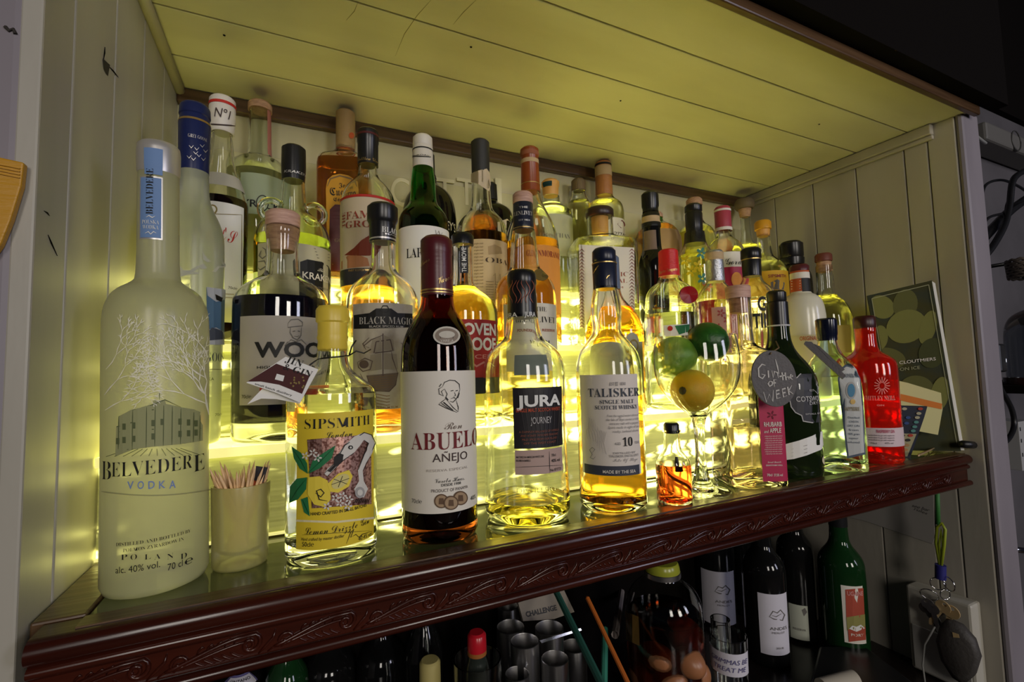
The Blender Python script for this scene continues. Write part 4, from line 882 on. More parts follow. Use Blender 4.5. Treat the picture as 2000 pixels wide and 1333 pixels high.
# white ceramic bottle
b = Bottle('gin_bottle', 'milky white bottle with maroon topped orange neck band behind the black green gin', 1563, 560, Y2-.010, Z2,
           [(560, 19), (574, 20), (578, 29), (586, 39), (600, 44), (618, 46), (800, 45)], pmat('milky white glass', (.66, .64, .52), .2, spec=.6), group=G2, solid=True)
cc = b.cap([(519, 18), (522, 20), (531, 20)], mar, 'stopper'); cc = b.cap([(531, 19), (571, 20.5)], flat('orange red band', (.50, .10, .03)), 'neck_band', rim=.0005); k = b.on_cap(cc); k.band(531, 543, M_paper, 'cream_band', lift=.0004, wrap=170)
k.cur = cc[0]; k.band(543, 571, M_ink, 'dark_stripe', 1566, None, xm=1570, wrap=100, lift=.0003)
for j in range(4): k.stroke([(1546, 550+j*5), (1564, 549+j*5)], 1.4, M_paper)
k.cur = cc[0]; k.done(); b.band(655, 760, flat('cream lower label', (.62, .58, .36)), 'label', 1530, 1600, xm=1565); b.text('ORIGINAL', 1562, 1596, 661, 8, 'bold', flat('orange red band', (0, 0, 0))); b.done()

# corked round bottle
b = Bottle('gin_bottle', 'broad shouldered greenish bottle with cork stopper in front of the white cards', 1612, 560, Y2-.002, Z2,
           [(520, 17), (545, 17.5), (574, 18), (584, 26), (594, 38), (606, 45), (622, 48), (645, 49), (800, 48)], M_cleargreen, group=G2, liquid=(578, glassm('straw spirit', (1, .93, .55), ior=1.36)))
b.cap([(497, 16), (500, 17.5), (511, 17.5), (512, 16)], pmat('red brown stopper', (.17, .045, .03), .5), 'stopper'); b.cap([(512, 15), (532, 14)], M_cork, 'cork')
b.band(636, 690, flat('mottled yellow label', (.42, .32, .06)), 'label', 1610, 1662, xm=1630); b.done()

# ================================================================ middle lit step
b = Bottle('aperitif_bottle', 'dark fruit cup bottle with white and red numbered cap and gold edged white label', 433, 300, Y3, Z3,
           [(250, 20), (262, 21), (285, 23), (310, 26), (335, 32), (355, 40), (375, 49), (395, 55), (410, 56), (640, 56)], M_clear2, group=G3, liquid=(394, pmat('dark fruit liqueur', (.012, .004, .003), .05)))
cc = b.cap([(194, 25), (198, 26.5), (234, 27), (238, 26), (258, 25), (262, 22)], pmat('white cap', (.68, .64, .58), .4), 'cap', rim=.002); k = b.on_cap(cc); k.band(193.5, 199, flat('red print', (0, 0, 0)), 'cap_rim', lift=.0004, wrap=178); k.cur = cc[0]; k.text('N\u00ba1', 419, 450, 221, 18, 'ital', flat('brown black ink', (0, 0, 0))); k.line(408, 243, 458, 246, 2.5, flat('brown black ink', (0, 0, 0))); k.done()
b.band(396, 630, M_paperw, 'label', 390, 474, xm=440); b.text("PIMM'S", 376, 463, 457, 28, 'script', flat('red print', (0, 0, 0))); b.poly(ell(415, 410, 10, 10), flat('old gold ink', (0, 0, 0))); b.poly(ell(415, 410, 7, 7), M_paperw, lift=.0014)
for x0, y0, x1, y1 in ((396, 418, 471, 420), (471, 420, 470, 622), (396, 573, 471, 576), (396, 580, 471, 583)): b.line(x0, y0, x1, y1, 1.2, flat('old gold ink', (0, 0, 0)))
b.text('70cl\u212e', 445, 462, 563, 5, 'sans', K); b.done(); b.ink = Ink(); b.cur = b.glass; b.band(338, 362, flat('shoulder label', (.50, .48, .40)), 'shoulder_label', 404, 468, xm=435); b.done()

b = Bottle('rum_bottle', 'green tinted rum bottle with two small loop handles and black octopus label', 573, 400, Y3, Z3,
           [(345, 22), (360, 23), (388, 25), (410, 28), (420, 38), (434, 58), (450, 70), (470, 75), (490, 76), (620, 75)], M_cleargreen, group=G3, liquid=(470, glassm('olive spirit', (.50, .62, .22), ior=1.36)))
cc = b.cap([(289, 21), (292, 24), (330, 24.5), (355, 23)], M_blackcap, 'capsule'); k = b.on_cap(cc); k.text('KRAKEN', 556, 596, 336, 5, 'script', silver); k.done()
for s_ in (-1, 1):      # the loops sit on the shoulder, in the plane square to the view
    u = np.array((-math.sin(b.vd), math.cos(b.vd)))*-s_; c0 = np.array((b.X, b.Y)); z0 = zrow(b.X, b.Y, 415); rr = r_of(b.X, b.Y, z0, 21); off = r_of(b.X, b.Y, z0, 42)
    P = [((u*(off+rr*math.cos(a)))[0], (u*(off+rr*math.cos(a)))[1], z0-b.zb+rr*math.sin(a)) for a in [R(-150+300*t/16) for t in range(17)]]
    m = MB(); m.tube(P, .0042, 10); smooth_by_angle(m.make('loop_handle', M_cleargreen, b.root), 60)
b.band(474, 640, flat('dull cream label', (.50, .47, .33)), 'label', 504, 645, xm=570); b.poly([(586, 512), (600, 507), (616, 510), (628, 512), (640, 520), (645, 530), (646, 600), (586, 596)], M_ink, lift=.0008); b.lift = .0012
b.text('The', 619, 632, 528, 7, 'script', M_paper); b.text('KRAKEN', 590, 643, 541, 13, 'bold', M_paper); b.text('BLACK SPICED RUM', 596, 642, 562, 4, 'bold', gs)
for q in ([(512, 490), (508, 500), (514, 506), (522, 500), (520, 488), (514, 484)], [(506, 512), (518, 510), (522, 520), (510, 528), (504, 522)], [(524, 515), (522, 540), (508, 552)]): b.stroke(q, 2.5, gs)
for j in range(4): b.stroke([(612+j*2, 486+j*6), (642, 492+j*6)], 1, gs)
b.done()

b = Bottle('whisky_bottle', 'blended whisky bottle with cream label showing a red bird', 719, 400, Y3, Z3,
           [(315, 18), (330, 18.5), (345, 20), (356, 30), (368, 42), (382, 50), (398, 54), (620, 53)], M_clear2, group=G3, liquid=(510, glassm('amber spirit', (.95, .45, .06), ior=1.36)))
cc = b.cap([(256, 19), (259, 21), (280, 21.5), (282, 20.5), (325, 20.5)], M_blackcap, 'capsule'); k = b.on_cap(cc); k.band(256, 260, mar, 'cap_rim', lift=.0004, wrap=178); k.cur = cc[0]; k.text('Matthew Gloag', 700, 738, 310, 7, 'script', M_gold); k.done()
b.band(382, 527, flat('warm cream label', (.58, .48, .33)), 'label', xm=719, wrap=88); b.band(380, 385, flat('red rule', (0, 0, 0)), 'label_edge', xm=719, wrap=88, lift=.0008); b.band(524, 556, flat('charcoal label', (0, 0, 0)), 'label_foot', xm=719, wrap=88, lift=.0008)
ru = flat('russet ink', (.28, .05, .03)); b.lift = .0012; b.vtext('THE', 673, 445, 416, 6, 'serif', ru); b.text('FAMOUS', 678, 764, 420, 15, 'serif', ru); b.text('GROUSE', 677, 764, 438, 13, 'serif', ru)
b.poly([(674, 499), (692, 485), (706, 470), (722, 460), (742, 458), (752, 470), (742, 482), (736, 492), (722, 500), (700, 500)], flat('grouse brown', (.20, .035, .015))); b.poly([(668, 512), (680, 500), (700, 498), (718, 505), (722, 520), (668, 526)], flat('heather', (.42, .18, .08)), lift=.0010); b.text('FINEST SCOTCH WHISKY', 682, 730, 528, 4, 'serif', M_gold)
b.done()

b = Bottle('whisky_bottle', 'green glass island malt bottle with white banded capsule and white label', 827, 400, Y3, Z3,
           [(322, 19), (335, 21), (355, 24), (385, 25), (400, 28), (412, 38), (424, 46), (440, 50), (620, 49)], M_green, group=G3, liquid=(420, pmat('dark green spirit', (.004, .016, .003), .05)))
cc = b.cap([(268, 17), (271, 19), (286, 19.5), (288, 18.5), (290, 20), (330, 20.5)], pmat('white cap', (0, 0, 0)), 'capsule'); k = b.on_cap(cc); ring(k, 286, M_ink, 'band_line', h=2.4); k.cur = cc[0]; k.line(803, 305, 841, 307, 1.4, K); k.text('LAPHROAIG', 805, 840, 303, 3, 'sans', K); k.done()
b.band(440, 620, M_paperw, 'label', xm=827, wrap=84); b.text('LAPHROAIG', 795, 876, 494, 19, 'serif', K); b.stroke([(850, 450), (852, 460), (856, 452), (859, 461), (863, 455)], 2, gs); b.done()

b = Bottle('whisky_bottle', 'malt bottle with dark grey capsule and torn cream neck label', 940, 400, Y3, Z3,
           [(330, 17), (372, 18.5), (400, 20), (414, 24), (424, 34), (436, 44), (450, 49), (465, 50.5), (640, 50)], M_clear2, group=G3, liquid=(463, glassm('amber orange spirit', (.98, .50, .10), ior=1.36)))
cc = b.cap([(277, 16), (280, 18), (339, 17.5)], pmat('dark grey capsule', (.022, .022, .022), .5), 'capsule')
b.poly([(921, 340), (934, 334), (950, 330), (955, 338), (958, 360), (954, 374), (945, 368), (934, 360), (921, 356)], flat('warm cream label', (0, 0, 0)), lift=.0012)
b.cur = b.glass; b.done(); b.ink = Ink(); b.band(467, 620, flat('buff label', (.66, .50, .28)), 'label', 923, 991, xm=950); bi = flat('soft brown ink', (.22, .14, .07)); b.text('OBAN', 948, 1000, 510, 10, 'thin', flat('dark brown ink', (.08, .05, .03))); b.text('14', 963, 978, 546, 22, 'thin', flat('tan ink', (.45, .32, .17)))
for j in range(14): b.text('single malt', 926, 944, 476+j*6.5, 3, 'ital', bi); b.text('west highland', 948, 986, 526+j*5, 2.6, 'ital', bi) if j > 4 else None
b.poly([(953, 482), (966, 478), (978, 484), (980, 496), (954, 498)], flat('tan ink', (0, 0, 0))); b.done()

b = Bottle('whisky_bottle', 'tall malt bottle with orange brown capsule and orange label', 1037, 400, Y3, Z3,
           [(368, 17), (380, 18), (396, 22), (415, 31), (435, 41), (455, 48), (480, 52), (500, 53), (655, 53)], M_clear2, group=G3, liquid=(476, glassm('orange spirit', (1, .42, .05), ior=1.36)))
cc = b.cap([(291, 16), (294, 18), (306, 18), (308, 17), (377, 19)], pmat('orange brown capsule', (.26, .055, .012), .3), 'capsule', rim=.002); k = b.on_cap(cc); ring(k, 307, flat('tan paper', (0, 0, 0)), 'tan_band', h=8); ring(k, 354, M_gold, h=1.6); k.band(291, 300, flat('brick brown', (.30, .10, .05)), 'cap_top', lift=.0004, wrap=178); k.cur = cc[0]; k.done()
b.band(478, 610, flat('soft orange label', (.66, .27, .05)), 'label', xm=1045, wrap=80); b.text('GLENMORANGIE', 1030, 1092, 495, 12, 'serif', ru); b.done(); b.ink = Ink(); b.cur = b.glass; b.text('ORIGINAL', 1054, 1082, 458, 5, 'thin', bi); b.done()

b = Bottle('gin_bottle', 'large square clear gin bottle with flat dark lid and zigzag bordered label', 1174, 500, Y3+.006, Z3,
           [(412, 25), (440, 26), (462, 26), (468, 34), (473, 60), (480, 69), (500, 70), (655, 69)], M_clear2, group=G3, sq=8, rot=-20, asp=1.25, liquid=(600, glassm('lemon spirit', (1, .95, .42), ior=1.36)), seg=64)
b.cap([(410, 26), (413, 27.5), (424, 27.5), (426, 26)], pmat('dark brown lid', (.035, .018, .014), .35), 'lid'); b.cap([(424, 17), (460, 16)], pmat('amber cork', (.70, .36, .08), .5), 'cork')
b.poly([(1131, 478), (1238, 484), (1240, 655), (1133, 640)], M_paper, lift=.0006); b.cur = b.glass
for x in (1137, 1233):
    for j in range(24): b.stroke([(x-5, 492+j*6.5), (x, 487+j*6.5), (x+5, 492+j*6.5)], 2, mr)
b.text('BOTANIC', 1168, 1226, 536, 9, 'thin', ru); b.text('CUBICAL', 1172, 1224, 549, 8, 'thin', ru); b.text('PREMIUM', 1180, 1216, 562, 4, 'thin', ru); b.done()

b = Bottle('wine_bottle', 'slim black glass bottle with black cap and dull gold neck ring', 1272, 450, Y3, Z3,
           [(415, 16), (440, 17.5), (485, 18), (494, 21), (505, 26), (520, 29), (650, 29)], M_black, group=G3, solid=True)
cc = b.cap([(378, 15), (381, 17), (404, 17), (408, 15.5), (418, 16), (420, 17.5), (434, 17.5), (436, 19), (446, 19)], M_blackcap, 'capsule'); k = b.on_cap(cc); ring(k, 420, flat('tan paper', (0, 0, 0)), h=12); k.cur = cc[0]; k.done(); b.cur = b.glass; b.band(450, 488, flat('grey brown label', (.20, .14, .10)), 'neck_label', 1258, 1282, xm=1270); b.done()

b = Bottle('liqueur_bottle', 'bottle with flared black capsule and yellow and teal painted flowers', 1356, 450, Y3, Z3,
           [(455, 20), (478, 22), (490, 30), (502, 36), (520, 38), (650, 37)], M_clear2, group=G3, liquid=(500, glassm('lemon spirit', (0, 0, 0))))
b.cap([(401, 15), (404, 17.5), (414, 17.5), (416, 16), (420, 17.5), (445, 17), (452, 16.5), (478, 22)], M_blackcap, 'capsule'); b.cur = b.glass
te = flat('teal print', (.06, .22, .20))
for x, y, mm in ((1370, 495, te), (1364, 520, M_yel), (1372, 545, te), (1350, 530, M_yel), (1340, 510, M_yel), (1380, 560, flat('orange red band', (0, 0, 0)))):
    for a in range(5): b.poly(ell(x+6*math.cos(a*1.256), y+7*math.sin(a*1.256), 5, 3, 8, a*1.256), mm)
b.done()

b = Bottle('gin_bottle', 'pink gin bottle with pink cap and cream and crimson label', 1413, 450, Y3, Z3,
           [(445, 13), (462, 14), (468, 20), (478, 32), (490, 38), (505, 40), (650, 39)], M_clear2, group=G3, liquid=(520, glassm('pink spirit', (1, .45, .40), ior=1.36)))
cc = b.cap([(406, 15), (409, 16.5), (440, 16.5), (448, 17)], pmat('dusky pink cap', (.38, .045, .075), .35), 'cap'); k = b.on_cap(cc); k.band(406, 410, M_paper, 'cap_rim', lift=.0004, wrap=178); k.band(442, 448, M_paper, 'cap_ring', lift=.0004, wrap=178); k.cur = cc[0]; k.done()
b.band(492, 522, M_paper, 'label', xm=1420, wrap=85); b.band(522, 640, flat('crimson label', (0, 0, 0)), 'lower_label', xm=1420, wrap=85); b.text("Gordon's", 1417, 1462, 510, 14, 'script', K); b.poly(ell(1438, 546, 10, 14), flat('soft orange label', (0, 0, 0)), lift=.0013); b.done()

b = Bottle('gin_bottle', 'gin bottle with yellow capped cork and mustard label near the right wall', 1492, 480, Y3, Z3,
           [(450, 13), (470, 13.5), (500, 15), (508, 24), (518, 36), (530, 42), (545, 44), (650, 43)], M_clear2, group=G3, liquid=(515, glassm('clear spirit', (0, 0, 0))))
b.cap([(433, 15), (436, 17), (449, 17), (450, 15)], pmat('amber yellow cap', (.66, .32, .02), .4), 'cap'); b.cap([(449, 14), (463, 13)], pmat('amber cork', (0, 0, 0)), 'cork'); b.band(529, 600, flat('mustard label', (.62, .36, .02)), 'label', xm=1500, wrap=80); b.text('SIPSMITH', 1500, 1534, 539, 6, 'serif', ru); b.poly([(1505, 552), (1518, 546), (1532, 553), (1530, 566), (1506, 566)], gs); b.done()

b = Bottle('liqueur_bottle', 'squat matt black bottle with wide black top beside the right wall', 1546, 500, Y3-.014, Z3,
           [(495, 20), (510, 20), (520, 22), (528, 30), (538, 36), (552, 38), (650, 38)], M_black, group=G3, solid=True)
b.cap([(474, 20), (478, 24), (502, 24), (505, 22), (506, 25), (519, 24)], M_blackcap, 'cap')

# ================================================================ top lit step
b = Bottle('gin_bottle', 'pale sea green gin bottle with cork top, foremost left of the back row', 507, 300, Y4, Z4,
           [(215, 21), (240, 22), (300, 23), (311, 26), (315, 40), (322, 52), (332, 58), (350, 59), (520, 58)], M_cleargreen, group=G4, liquid=(345, glassm('clear spirit', (0, 0, 0))))
b.cap([(203, 22), (206, 24), (218, 24)], M_cork, 'cork'); b.cur = b.glass; b.band(205, 300, flat('worn tax strip', (.40, .16, .12)), 'tax_strip', 522, 532, xm=520)
b.band(340, 420, flat('faded teal label', (.34, .40, .28)), 'label', 470, 562, xm=512); b.text('REYRIICK', 454, 546, 398, 14, 'bold', K); b.poly(ell(512, 398, 12, 16), flat('faded teal label', (0, 0, 0)), lift=.0016); b.stroke(ell(512, 398, 11, 15), 2, K, lift=.002); b.done()

b = Bottle('tequila_bottle', 'gold tequila bottle with tall tan capsule and yellow arched label', 675, 350, Y4, Z4,
           [(285, 19), (296, 20), (300, 24), (308, 34), (318, 50), (328, 54), (345, 55), (525, 54)], M_clear2, group=G4, sq=5, rot=-15, liquid=(325, glassm('tequila gold', (.95, .40, .05), ior=1.36)), seg=64)
cc = b.cap([(219, 17), (222, 19), (290, 19.5), (295, 20)], pmat('tan capsule', (.34, .22, .09), .4, bump=((50, 50, 400), .3)), 'capsule', rim=.002); k = b.on_cap(cc); k.poly(ell(686, 265, 5, 6), flat('orange red band', (0, 0, 0))); ring(k, 287, ru, h=3); k.cur = cc[0]; k.done()
cy_ = flat('amber yellow label', (.60, .30, .03)); b.cur = b.glass; b.poly([(641, 530), (637, 370), (640, 352), (650, 343), (664, 340), (680, 343), (694, 352), (698, 370), (698, 530)], cy_, lift=.0008); b.poly([(643, 530), (645, 410), (655, 400), (690, 402), (694, 530)], mar, lift=.0012); b.stroke([(640, 365), (646, 350), (664, 344), (686, 350), (694, 364)], 3, bi)
b.text('Jose', 662, 684, 363, 8, 'frak', K); b.text('Cuervo', 645, 692, 376, 14, 'frak', K); b.text('Especial', 652, 688, 391, 7, 'frak', K); b.text('GOLD', 654, 682, 470, 7, 'serif', bi); b.text('TEQUILA', 648, 686, 515, 7, 'serif', bi); b.done()

b = Bottle('liqueur_bottle', 'round shouldered black cream liqueur bottle behind the green malt', 838, 350, Y4, Z4,
           [(345, 14), (358, 15), (366, 22), (376, 36), (390, 46), (408, 51), (430, 53), (560, 52)], M_black, group=G4, solid=True)
b.cap([(301, 9), (304, 11), (340, 12), (350, 15)], M_blackcap, 'cap'); b.cur = b.glass; b.text("BAILEY'S", 838, 888, 438, 17, 'sans', M_paper); b.done()

b = Bottle('liqueur_bottle', 'black bottle with narrow cap and cream label corner in the back row', 960, 400, Y4, Z4,
           [(390, 10), (398, 14), (406, 28), (414, 38), (428, 42), (560, 42)], M_black, group=G4, solid=True)
b.cap([(359, 9), (362, 11), (392, 12)], M_blackcap, 'cap'); b.cur = b.glass; b.poly([(978, 432), (990, 428), (1002, 440), (1002, 500), (972, 500)], M_paper); b.done()

b = Bottle('gin_bottle', 'frosty clear gin bottle with teal and glass stopper and pale botanical label', 1090, 400, Y4, Z4,
           [(385, 17), (400, 18), (408, 30), (414, 39), (424, 41), (560, 40)], M_cleargreen, group=G4, liquid=(400, glassm('clear spirit', (0, 0, 0))), XY=tuple(ony(1076, 400, Y4+.004)[:2]))
cc = b.cap([(354, 15), (357, 17.5), (365, 17.5), (367, 16), (384, 15)], pmat('amber cork', (0, 0, 0)), 'stopper'); k = b.on_cap(cc); k.band(354, 364, flat('teal cap', (.012, .05, .05)), 'cap_side', 1060, 1078, lift=.0005); k.cur = cc[0]; k.done()
b.band(418, 500, flat('pale sage label', (.44, .45, .30)), 'label', 1068, 1120, xm=1095); b.text('JONATHAN', 1052, 1112, 460, 9, 'thin', gs); b.done()

b = Bottle('spirit_bottle', 'pale hazy bottle with brown ribbed cap in the back row', 1131, 400, Y4+.014, Z4,
           [(375, 14), (384, 15), (394, 20), (408, 23), (430, 24), (560, 24)], M_cleargreen, group=G4, liquid=(395, glassm('straw spirit', (0, 0, 0))))
b.cap([(352, 12), (355, 14), (374, 14)], pmat('brown ribbed cap', (.16, .11, .05), .5, bump=((600, 600, 20), .5)), 'cap')

b = Bottle('gin_bottle', 'pale bottle with tan and copper capsule reaching the batten, cream label', 1184, 400, Y4, Z4,
           [(375, 16), (386, 17), (393, 24), (400, 33), (412, 37), (430, 38), (560, 37)], M_cleargreen, group=G4, liquid=(398, glassm('straw spirit', (0, 0, 0))), XY=tuple(ony(1180, 380, Y4)[:2]))
cc = b.cap([(318, 14), (321, 16), (380, 17), (384, 17)], pmat('copper brown capsule', (.42, .17, .05), .4, bump=((80, 80, 500), .3)), 'capsule', rim=.002); k = b.on_cap(cc); k.band(321, 340, flat('tan paper', (0, 0, 0)), 'tan_band', lift=.0004, wrap=178); k.band(316, 320, M_ink, 'cap_top', lift=.0005, wrap=178); k.cur = cc[0]; k.done()
b.band(424, 480, M_paper, 'label', xm=1195, wrap=80); b.poly([(1205, 438), (1214, 430), (1224, 440), (1212, 446)], mr); b.text('COTTAGE', 1188, 1222, 456, 5, 'ital', K); b.done()

b = Bottle('whisky_bottle', 'kraft paper labelled bottle with small green glass stopper', 1290, 450, Y4, Z4,
           [(425, 11), (434, 13), (440, 24), (450, 38), (465, 45), (480, 47), (560, 46)], M_cleargreen, group=G4, liquid=(445, glassm('amber orange spirit', (0, 0, 0))), XY=tuple(ony(1283, 440, Y4)[:2]))
b.cap([(416, 10), (419, 12.5), (426, 12.5)], M_cork, 'cork'); b.cap([(426, 10), (442, 12)], M_green, 'stopper'); b.band(446, 560, flat('kraft label', (.42, .27, .12)), 'label', 1292, None, xm=1300, wrap=80); b.done()

b = Bottle('gin_bottle', 'clear round gin bottle with wooden stopper behind the flared black capsule', 1357, 420, Y4, Z4,
           [(402, 13), (425, 14), (438, 18), (448, 32), (460, 38), (480, 40), (560, 39)], M_cleargreen, group=G4, liquid=(450, glassm('lemon spirit', (0, 0, 0))))
b.cap([(389, 14), (392, 16), (402, 16), (403, 14)], M_cork, 'stopper'); b.band(452, 500, flat('acid yellow label', (.55, .52, .04)), 'label', 1318, 1344, xm=1335); b.done()

b = Bottle('gin_bottle', 'slim necked pale bottle with brown mushroom stopper, rightmost in the back row', 1455, 420, Y4, Z4,
           [(420, 9.5), (440, 10), (470, 11), (482, 20), (494, 34), (508, 40), (525, 42), (570, 42)], M_cleargreen, group=G4, liquid=(480, glassm('straw spirit', (0, 0, 0))))
b.cap([(391, 17), (395, 20), (405, 20), (409, 17)], pmat('brown mushroom stopper', (.16, .12, .075), .6), 'stopper'); b.cap([(409, 13), (425, 10)], M_cork, 'cork')

# ================================================================ small things on the shelf
# cup of toothpicks
b = Bottle('toothpick_cup', 'small frosted yellowish glass cup full of wooden toothpicks', 470, 1000, 0, ZT1,
           [(944, 58), (946, 58.5), (1000, 57.5), (1060, 56), (1100, 54)], frosted('frosted cup glass', (.97, .94, .42), .42, .75), cat='cup', XY=(-.0395, .4695), wall=.0022, base_th=.012, round_base=.003, smooth_n=0)
cup = b; topz = b.topz; rt = b.pr[-1]-.0030; bz = ZT1+.0128
v = MB(); 
d0 = math.atan2(-cup.Y, -cup.X); cx_, cy2 = cup.X+.010*math.cos(d0), cup.Y+.010*math.sin(d0)
mt = pmat('pale toothpick wood', (.82, .56, .32), .6, noise=((300, 300, 60), (.66, .40, .20), .4, .7))
def pick(k, ang, rb, ro, ln, side=0):
    x0, y0 = cup.X+rb*math.cos(ang+side), cup.Y+rb*math.sin(ang+side); z0 = bz
    x1, y1 = cup.X+ro*math.cos(ang), cup.Y+ro*math.sin(ang); z1 = topz
    d = Vector((x1-x0, y1-y0, z1-z0)).normalized(); m = MB()
    m.tube([Vector((0, 0, 0)), d*.004, d*(ln-.009), d*ln], [.0003, .0012, .0012, .0001], 6)
    o = m.make('toothpick', mt, smooth=True); o.location = (x0, y0, z0)
    tag(o, 'wooden toothpick standing in the small frosted cup', 'toothpick', 'toothpicks in the frosted cup')
left = math.atan2(-cup.X*0-1, 0)  # unused helper angle
vr = cup.vd
for k in range(46):
    f = k/45; ang = vr+R(360)*((k*.618) % 1)
    pick(k, ang, random.uniform(.002, .012), rt-random.uniform(.0004, .006), random.uniform(.066, .075)+(.006 if .6 < f < .75 else 0), R(random.uniform(120, 240)))
# match book between them
m = MB(); pl = Plane(tuple(onz(505, 1040, ZT1)*.0+np.array((cup.X+.010, cup.Y-.008, -.11))), (-cup.X, -cup.Y, 0))
o = pl.slab([(500, 911), (523, 914), (514, 944), (492, 940)], .0012, 'match_book', flat('black card', (.03, .025, .03))); pl.slab([(494, 938), (515, 943), (508, 966), (486, 960)], .0013, 'striker', flat('orange red band', (0, 0, 0)), o)
tag(o, 'black and orange card stub standing among the toothpicks', 'match book')
# leaflet tied to the yellow capped gin
gy_ = gin; base = Vector((gin.X, gin.Y, 0)); u = Vector(tuple(ray(590, 740))); pc = u*((math.hypot(gin.X, gin.Y)-.030)/math.hypot(u.x, u.y))
pl = Plane(pc, (-.15, -1, .35))
card = empty('leaflet', tuple(pc), 'folded white and maroon leaflet tied by black string to the yellow capped gin', 'leaflet')
def under(o, p): o.parent = p; o.location = Vector(o.location)-Vector(p.location); return o
m_pr = flat('maroon print', (.07, .02, .02))
under(pl.slab([(481, 748), (558, 697), (622, 722), (586, 787), (540, 768)], .0007, 'front_page', M_paperw), card)
pl2 = Plane(pc+Vector((0, .004, 0)), (-.15, -1, .2)); under(pl2.slab([(483, 790), (512, 760), (588, 765), (586, 789), (540, 780), (510, 779)], .0006, 'back_page', M_paperw), card)
pl.poly([(484, 746), (540, 711), (605, 735), (590, 770), (545, 752), (510, 746)], m_pr); pl.poly([(541, 731), (556, 735), (553, 746), (537, 742)], M_paperw, lift=.0007)
pl.text('JIN', 556, 708, 588, 718, 13, 'serif', K, slant=3); pl.text('& GIN', 552, 722, 606, 738, 12, 'serif', K, slant=3); pl.text('small batch distillery', 498, 752, 570, 775, 4, 'sans', K)
for j in range(12): pl.poly(ell(575+random.uniform(-14, 20), 744+random.uniform(-6, 14), 2, 2, 6), flat('old gold ink', (0, 0, 0)), lift=.0008)
n0 = len(bpy.data.objects); pl.ink.build(card, 'lettering')
for o in card.children:
    if o.name.startswith('lettering'): o.location = -Vector(card.location)
kz = zrow(gin.X, gin.Y, 700); rn = r_of(gin.X, gin.Y, kz, 31)
P = [tuple(pl.map([(606, 714)], .0012)[0])]+[(gin.X+(rn+.001)*math.cos(a), gin.Y+(rn+.001)*math.sin(a), kz-.001+.003*t/8) for t, a in enumerate([R(-150+130*t/8) for t in range(9)])]
m = MB(); m.tube(P, .0007, 6); e = Vector(P[-1]); m.tube([e, e+Vector((.006, -.003, .004)), e+Vector((.013, -.002, .002)), e+Vector((.020, .004, .006))], .0007, 6); m.tube([e, e+Vector((.002, -.004, .008)), e+Vector((.006, -.002, .014))], .0007, 6)
s_ = m.make('string', M_blackcap, smooth=True); under(s_, card)

# slate tag on the square gin
pt_ = ony(1512, 740, .392); pl = Plane(tuple(pt_), (-.75, -1, .0))
tg = empty('slate_tag', tuple(pt_), 'round grey slate tag with handwritten chalk hanging in front of the square gin', 'tag')
o = under(pl.slab(ell(1512, 740, 43.5, 56, 40, -.25), .0035, 'slate', pmat('grey slate', (.115, .108, .115), .6, bump=((300, 300, 300), .3)), bevel=.0006), tg)
ck = flat('chalk white', (.62, .60, .58))
for q in ([(1495, 714), (1488, 712), (1481, 720), (1482, 736), (1489, 740), (1494, 733), (1487, 731)], [(1500, 724), (1501, 738)], [(1507, 724), (1510, 738), (1512, 726), (1518, 728), (1520, 739)], [(1514, 702), (1518, 716), (1521, 731)],
          [(1503, 745), (1500, 750), (1503, 755), (1508, 752), (1508, 746), (1503, 745)], [(1516, 742), (1511, 742), (1512, 756)], [(1509, 749), (1515, 748)], [(1527, 728), (1529, 743)], [(1522, 736), (1535, 733)], [(1533, 728), (1535, 743)], [(1535, 738), (1539, 736), (1541, 742)], [(1543, 738), (1548, 735), (1544, 732), (1542, 738), (1548, 742)],
          [(1491, 766), (1497, 786), (1502, 770), (1509, 785), (1510, 762)], [(1515, 764), (1517, 779), (1524, 777)], [(1515, 764), (1522, 762)], [(1516, 771), (1522, 769)], [(1527, 761), (1530, 776), (1537, 773)], [(1527, 761), (1534, 759)], [(1529, 768), (1534, 767)], [(1538, 756), (1541, 772)], [(1546, 753), (1540, 764), (1549, 770)]):
    pl.stroke(q, 2.6, ck)
pl.ink.build(tg)
for o in tg.children:
    if o.name.startswith('lettering'): o.location = -Vector(tg.location)
hk = Vector(tuple(pl.map([(1505, 690)], .001)[0])); m = MB(); nk = Vector((.656, .458, zrow(.656, .458, 668)))
m.tube([hk+Vector((-.001, 0, -.002)), hk, (hk+nk)/2+Vector((-.01, -.012, -.002)), nk+Vector((-.021, -.010, 0))], .0009, 6); under(m.make('twine', pmat('brown twine', (.16, .10, .05), .8), smooth=True), tg)
# second tag seen edge on, right of the black bottle
p2 = ony(1606, 703, .425); pl = Plane(tuple(p2), (-1, -.75, .30)); o = pl.slab([(1573, 667), (1585, 668), (1652, 734), (1646, 741), (1570, 672)], .0035, 'slate_tag', pmat('grey slate', (0, 0, 0)))
tag(o, 'second slate tag seen nearly edge on, right of the black green gin', 'tag'); pl.slab([(1590, 672), (1600, 676), (1650, 722), (1644, 726)], .003, 'back_slate', pmat('grey slate', (0, 0, 0)), o)

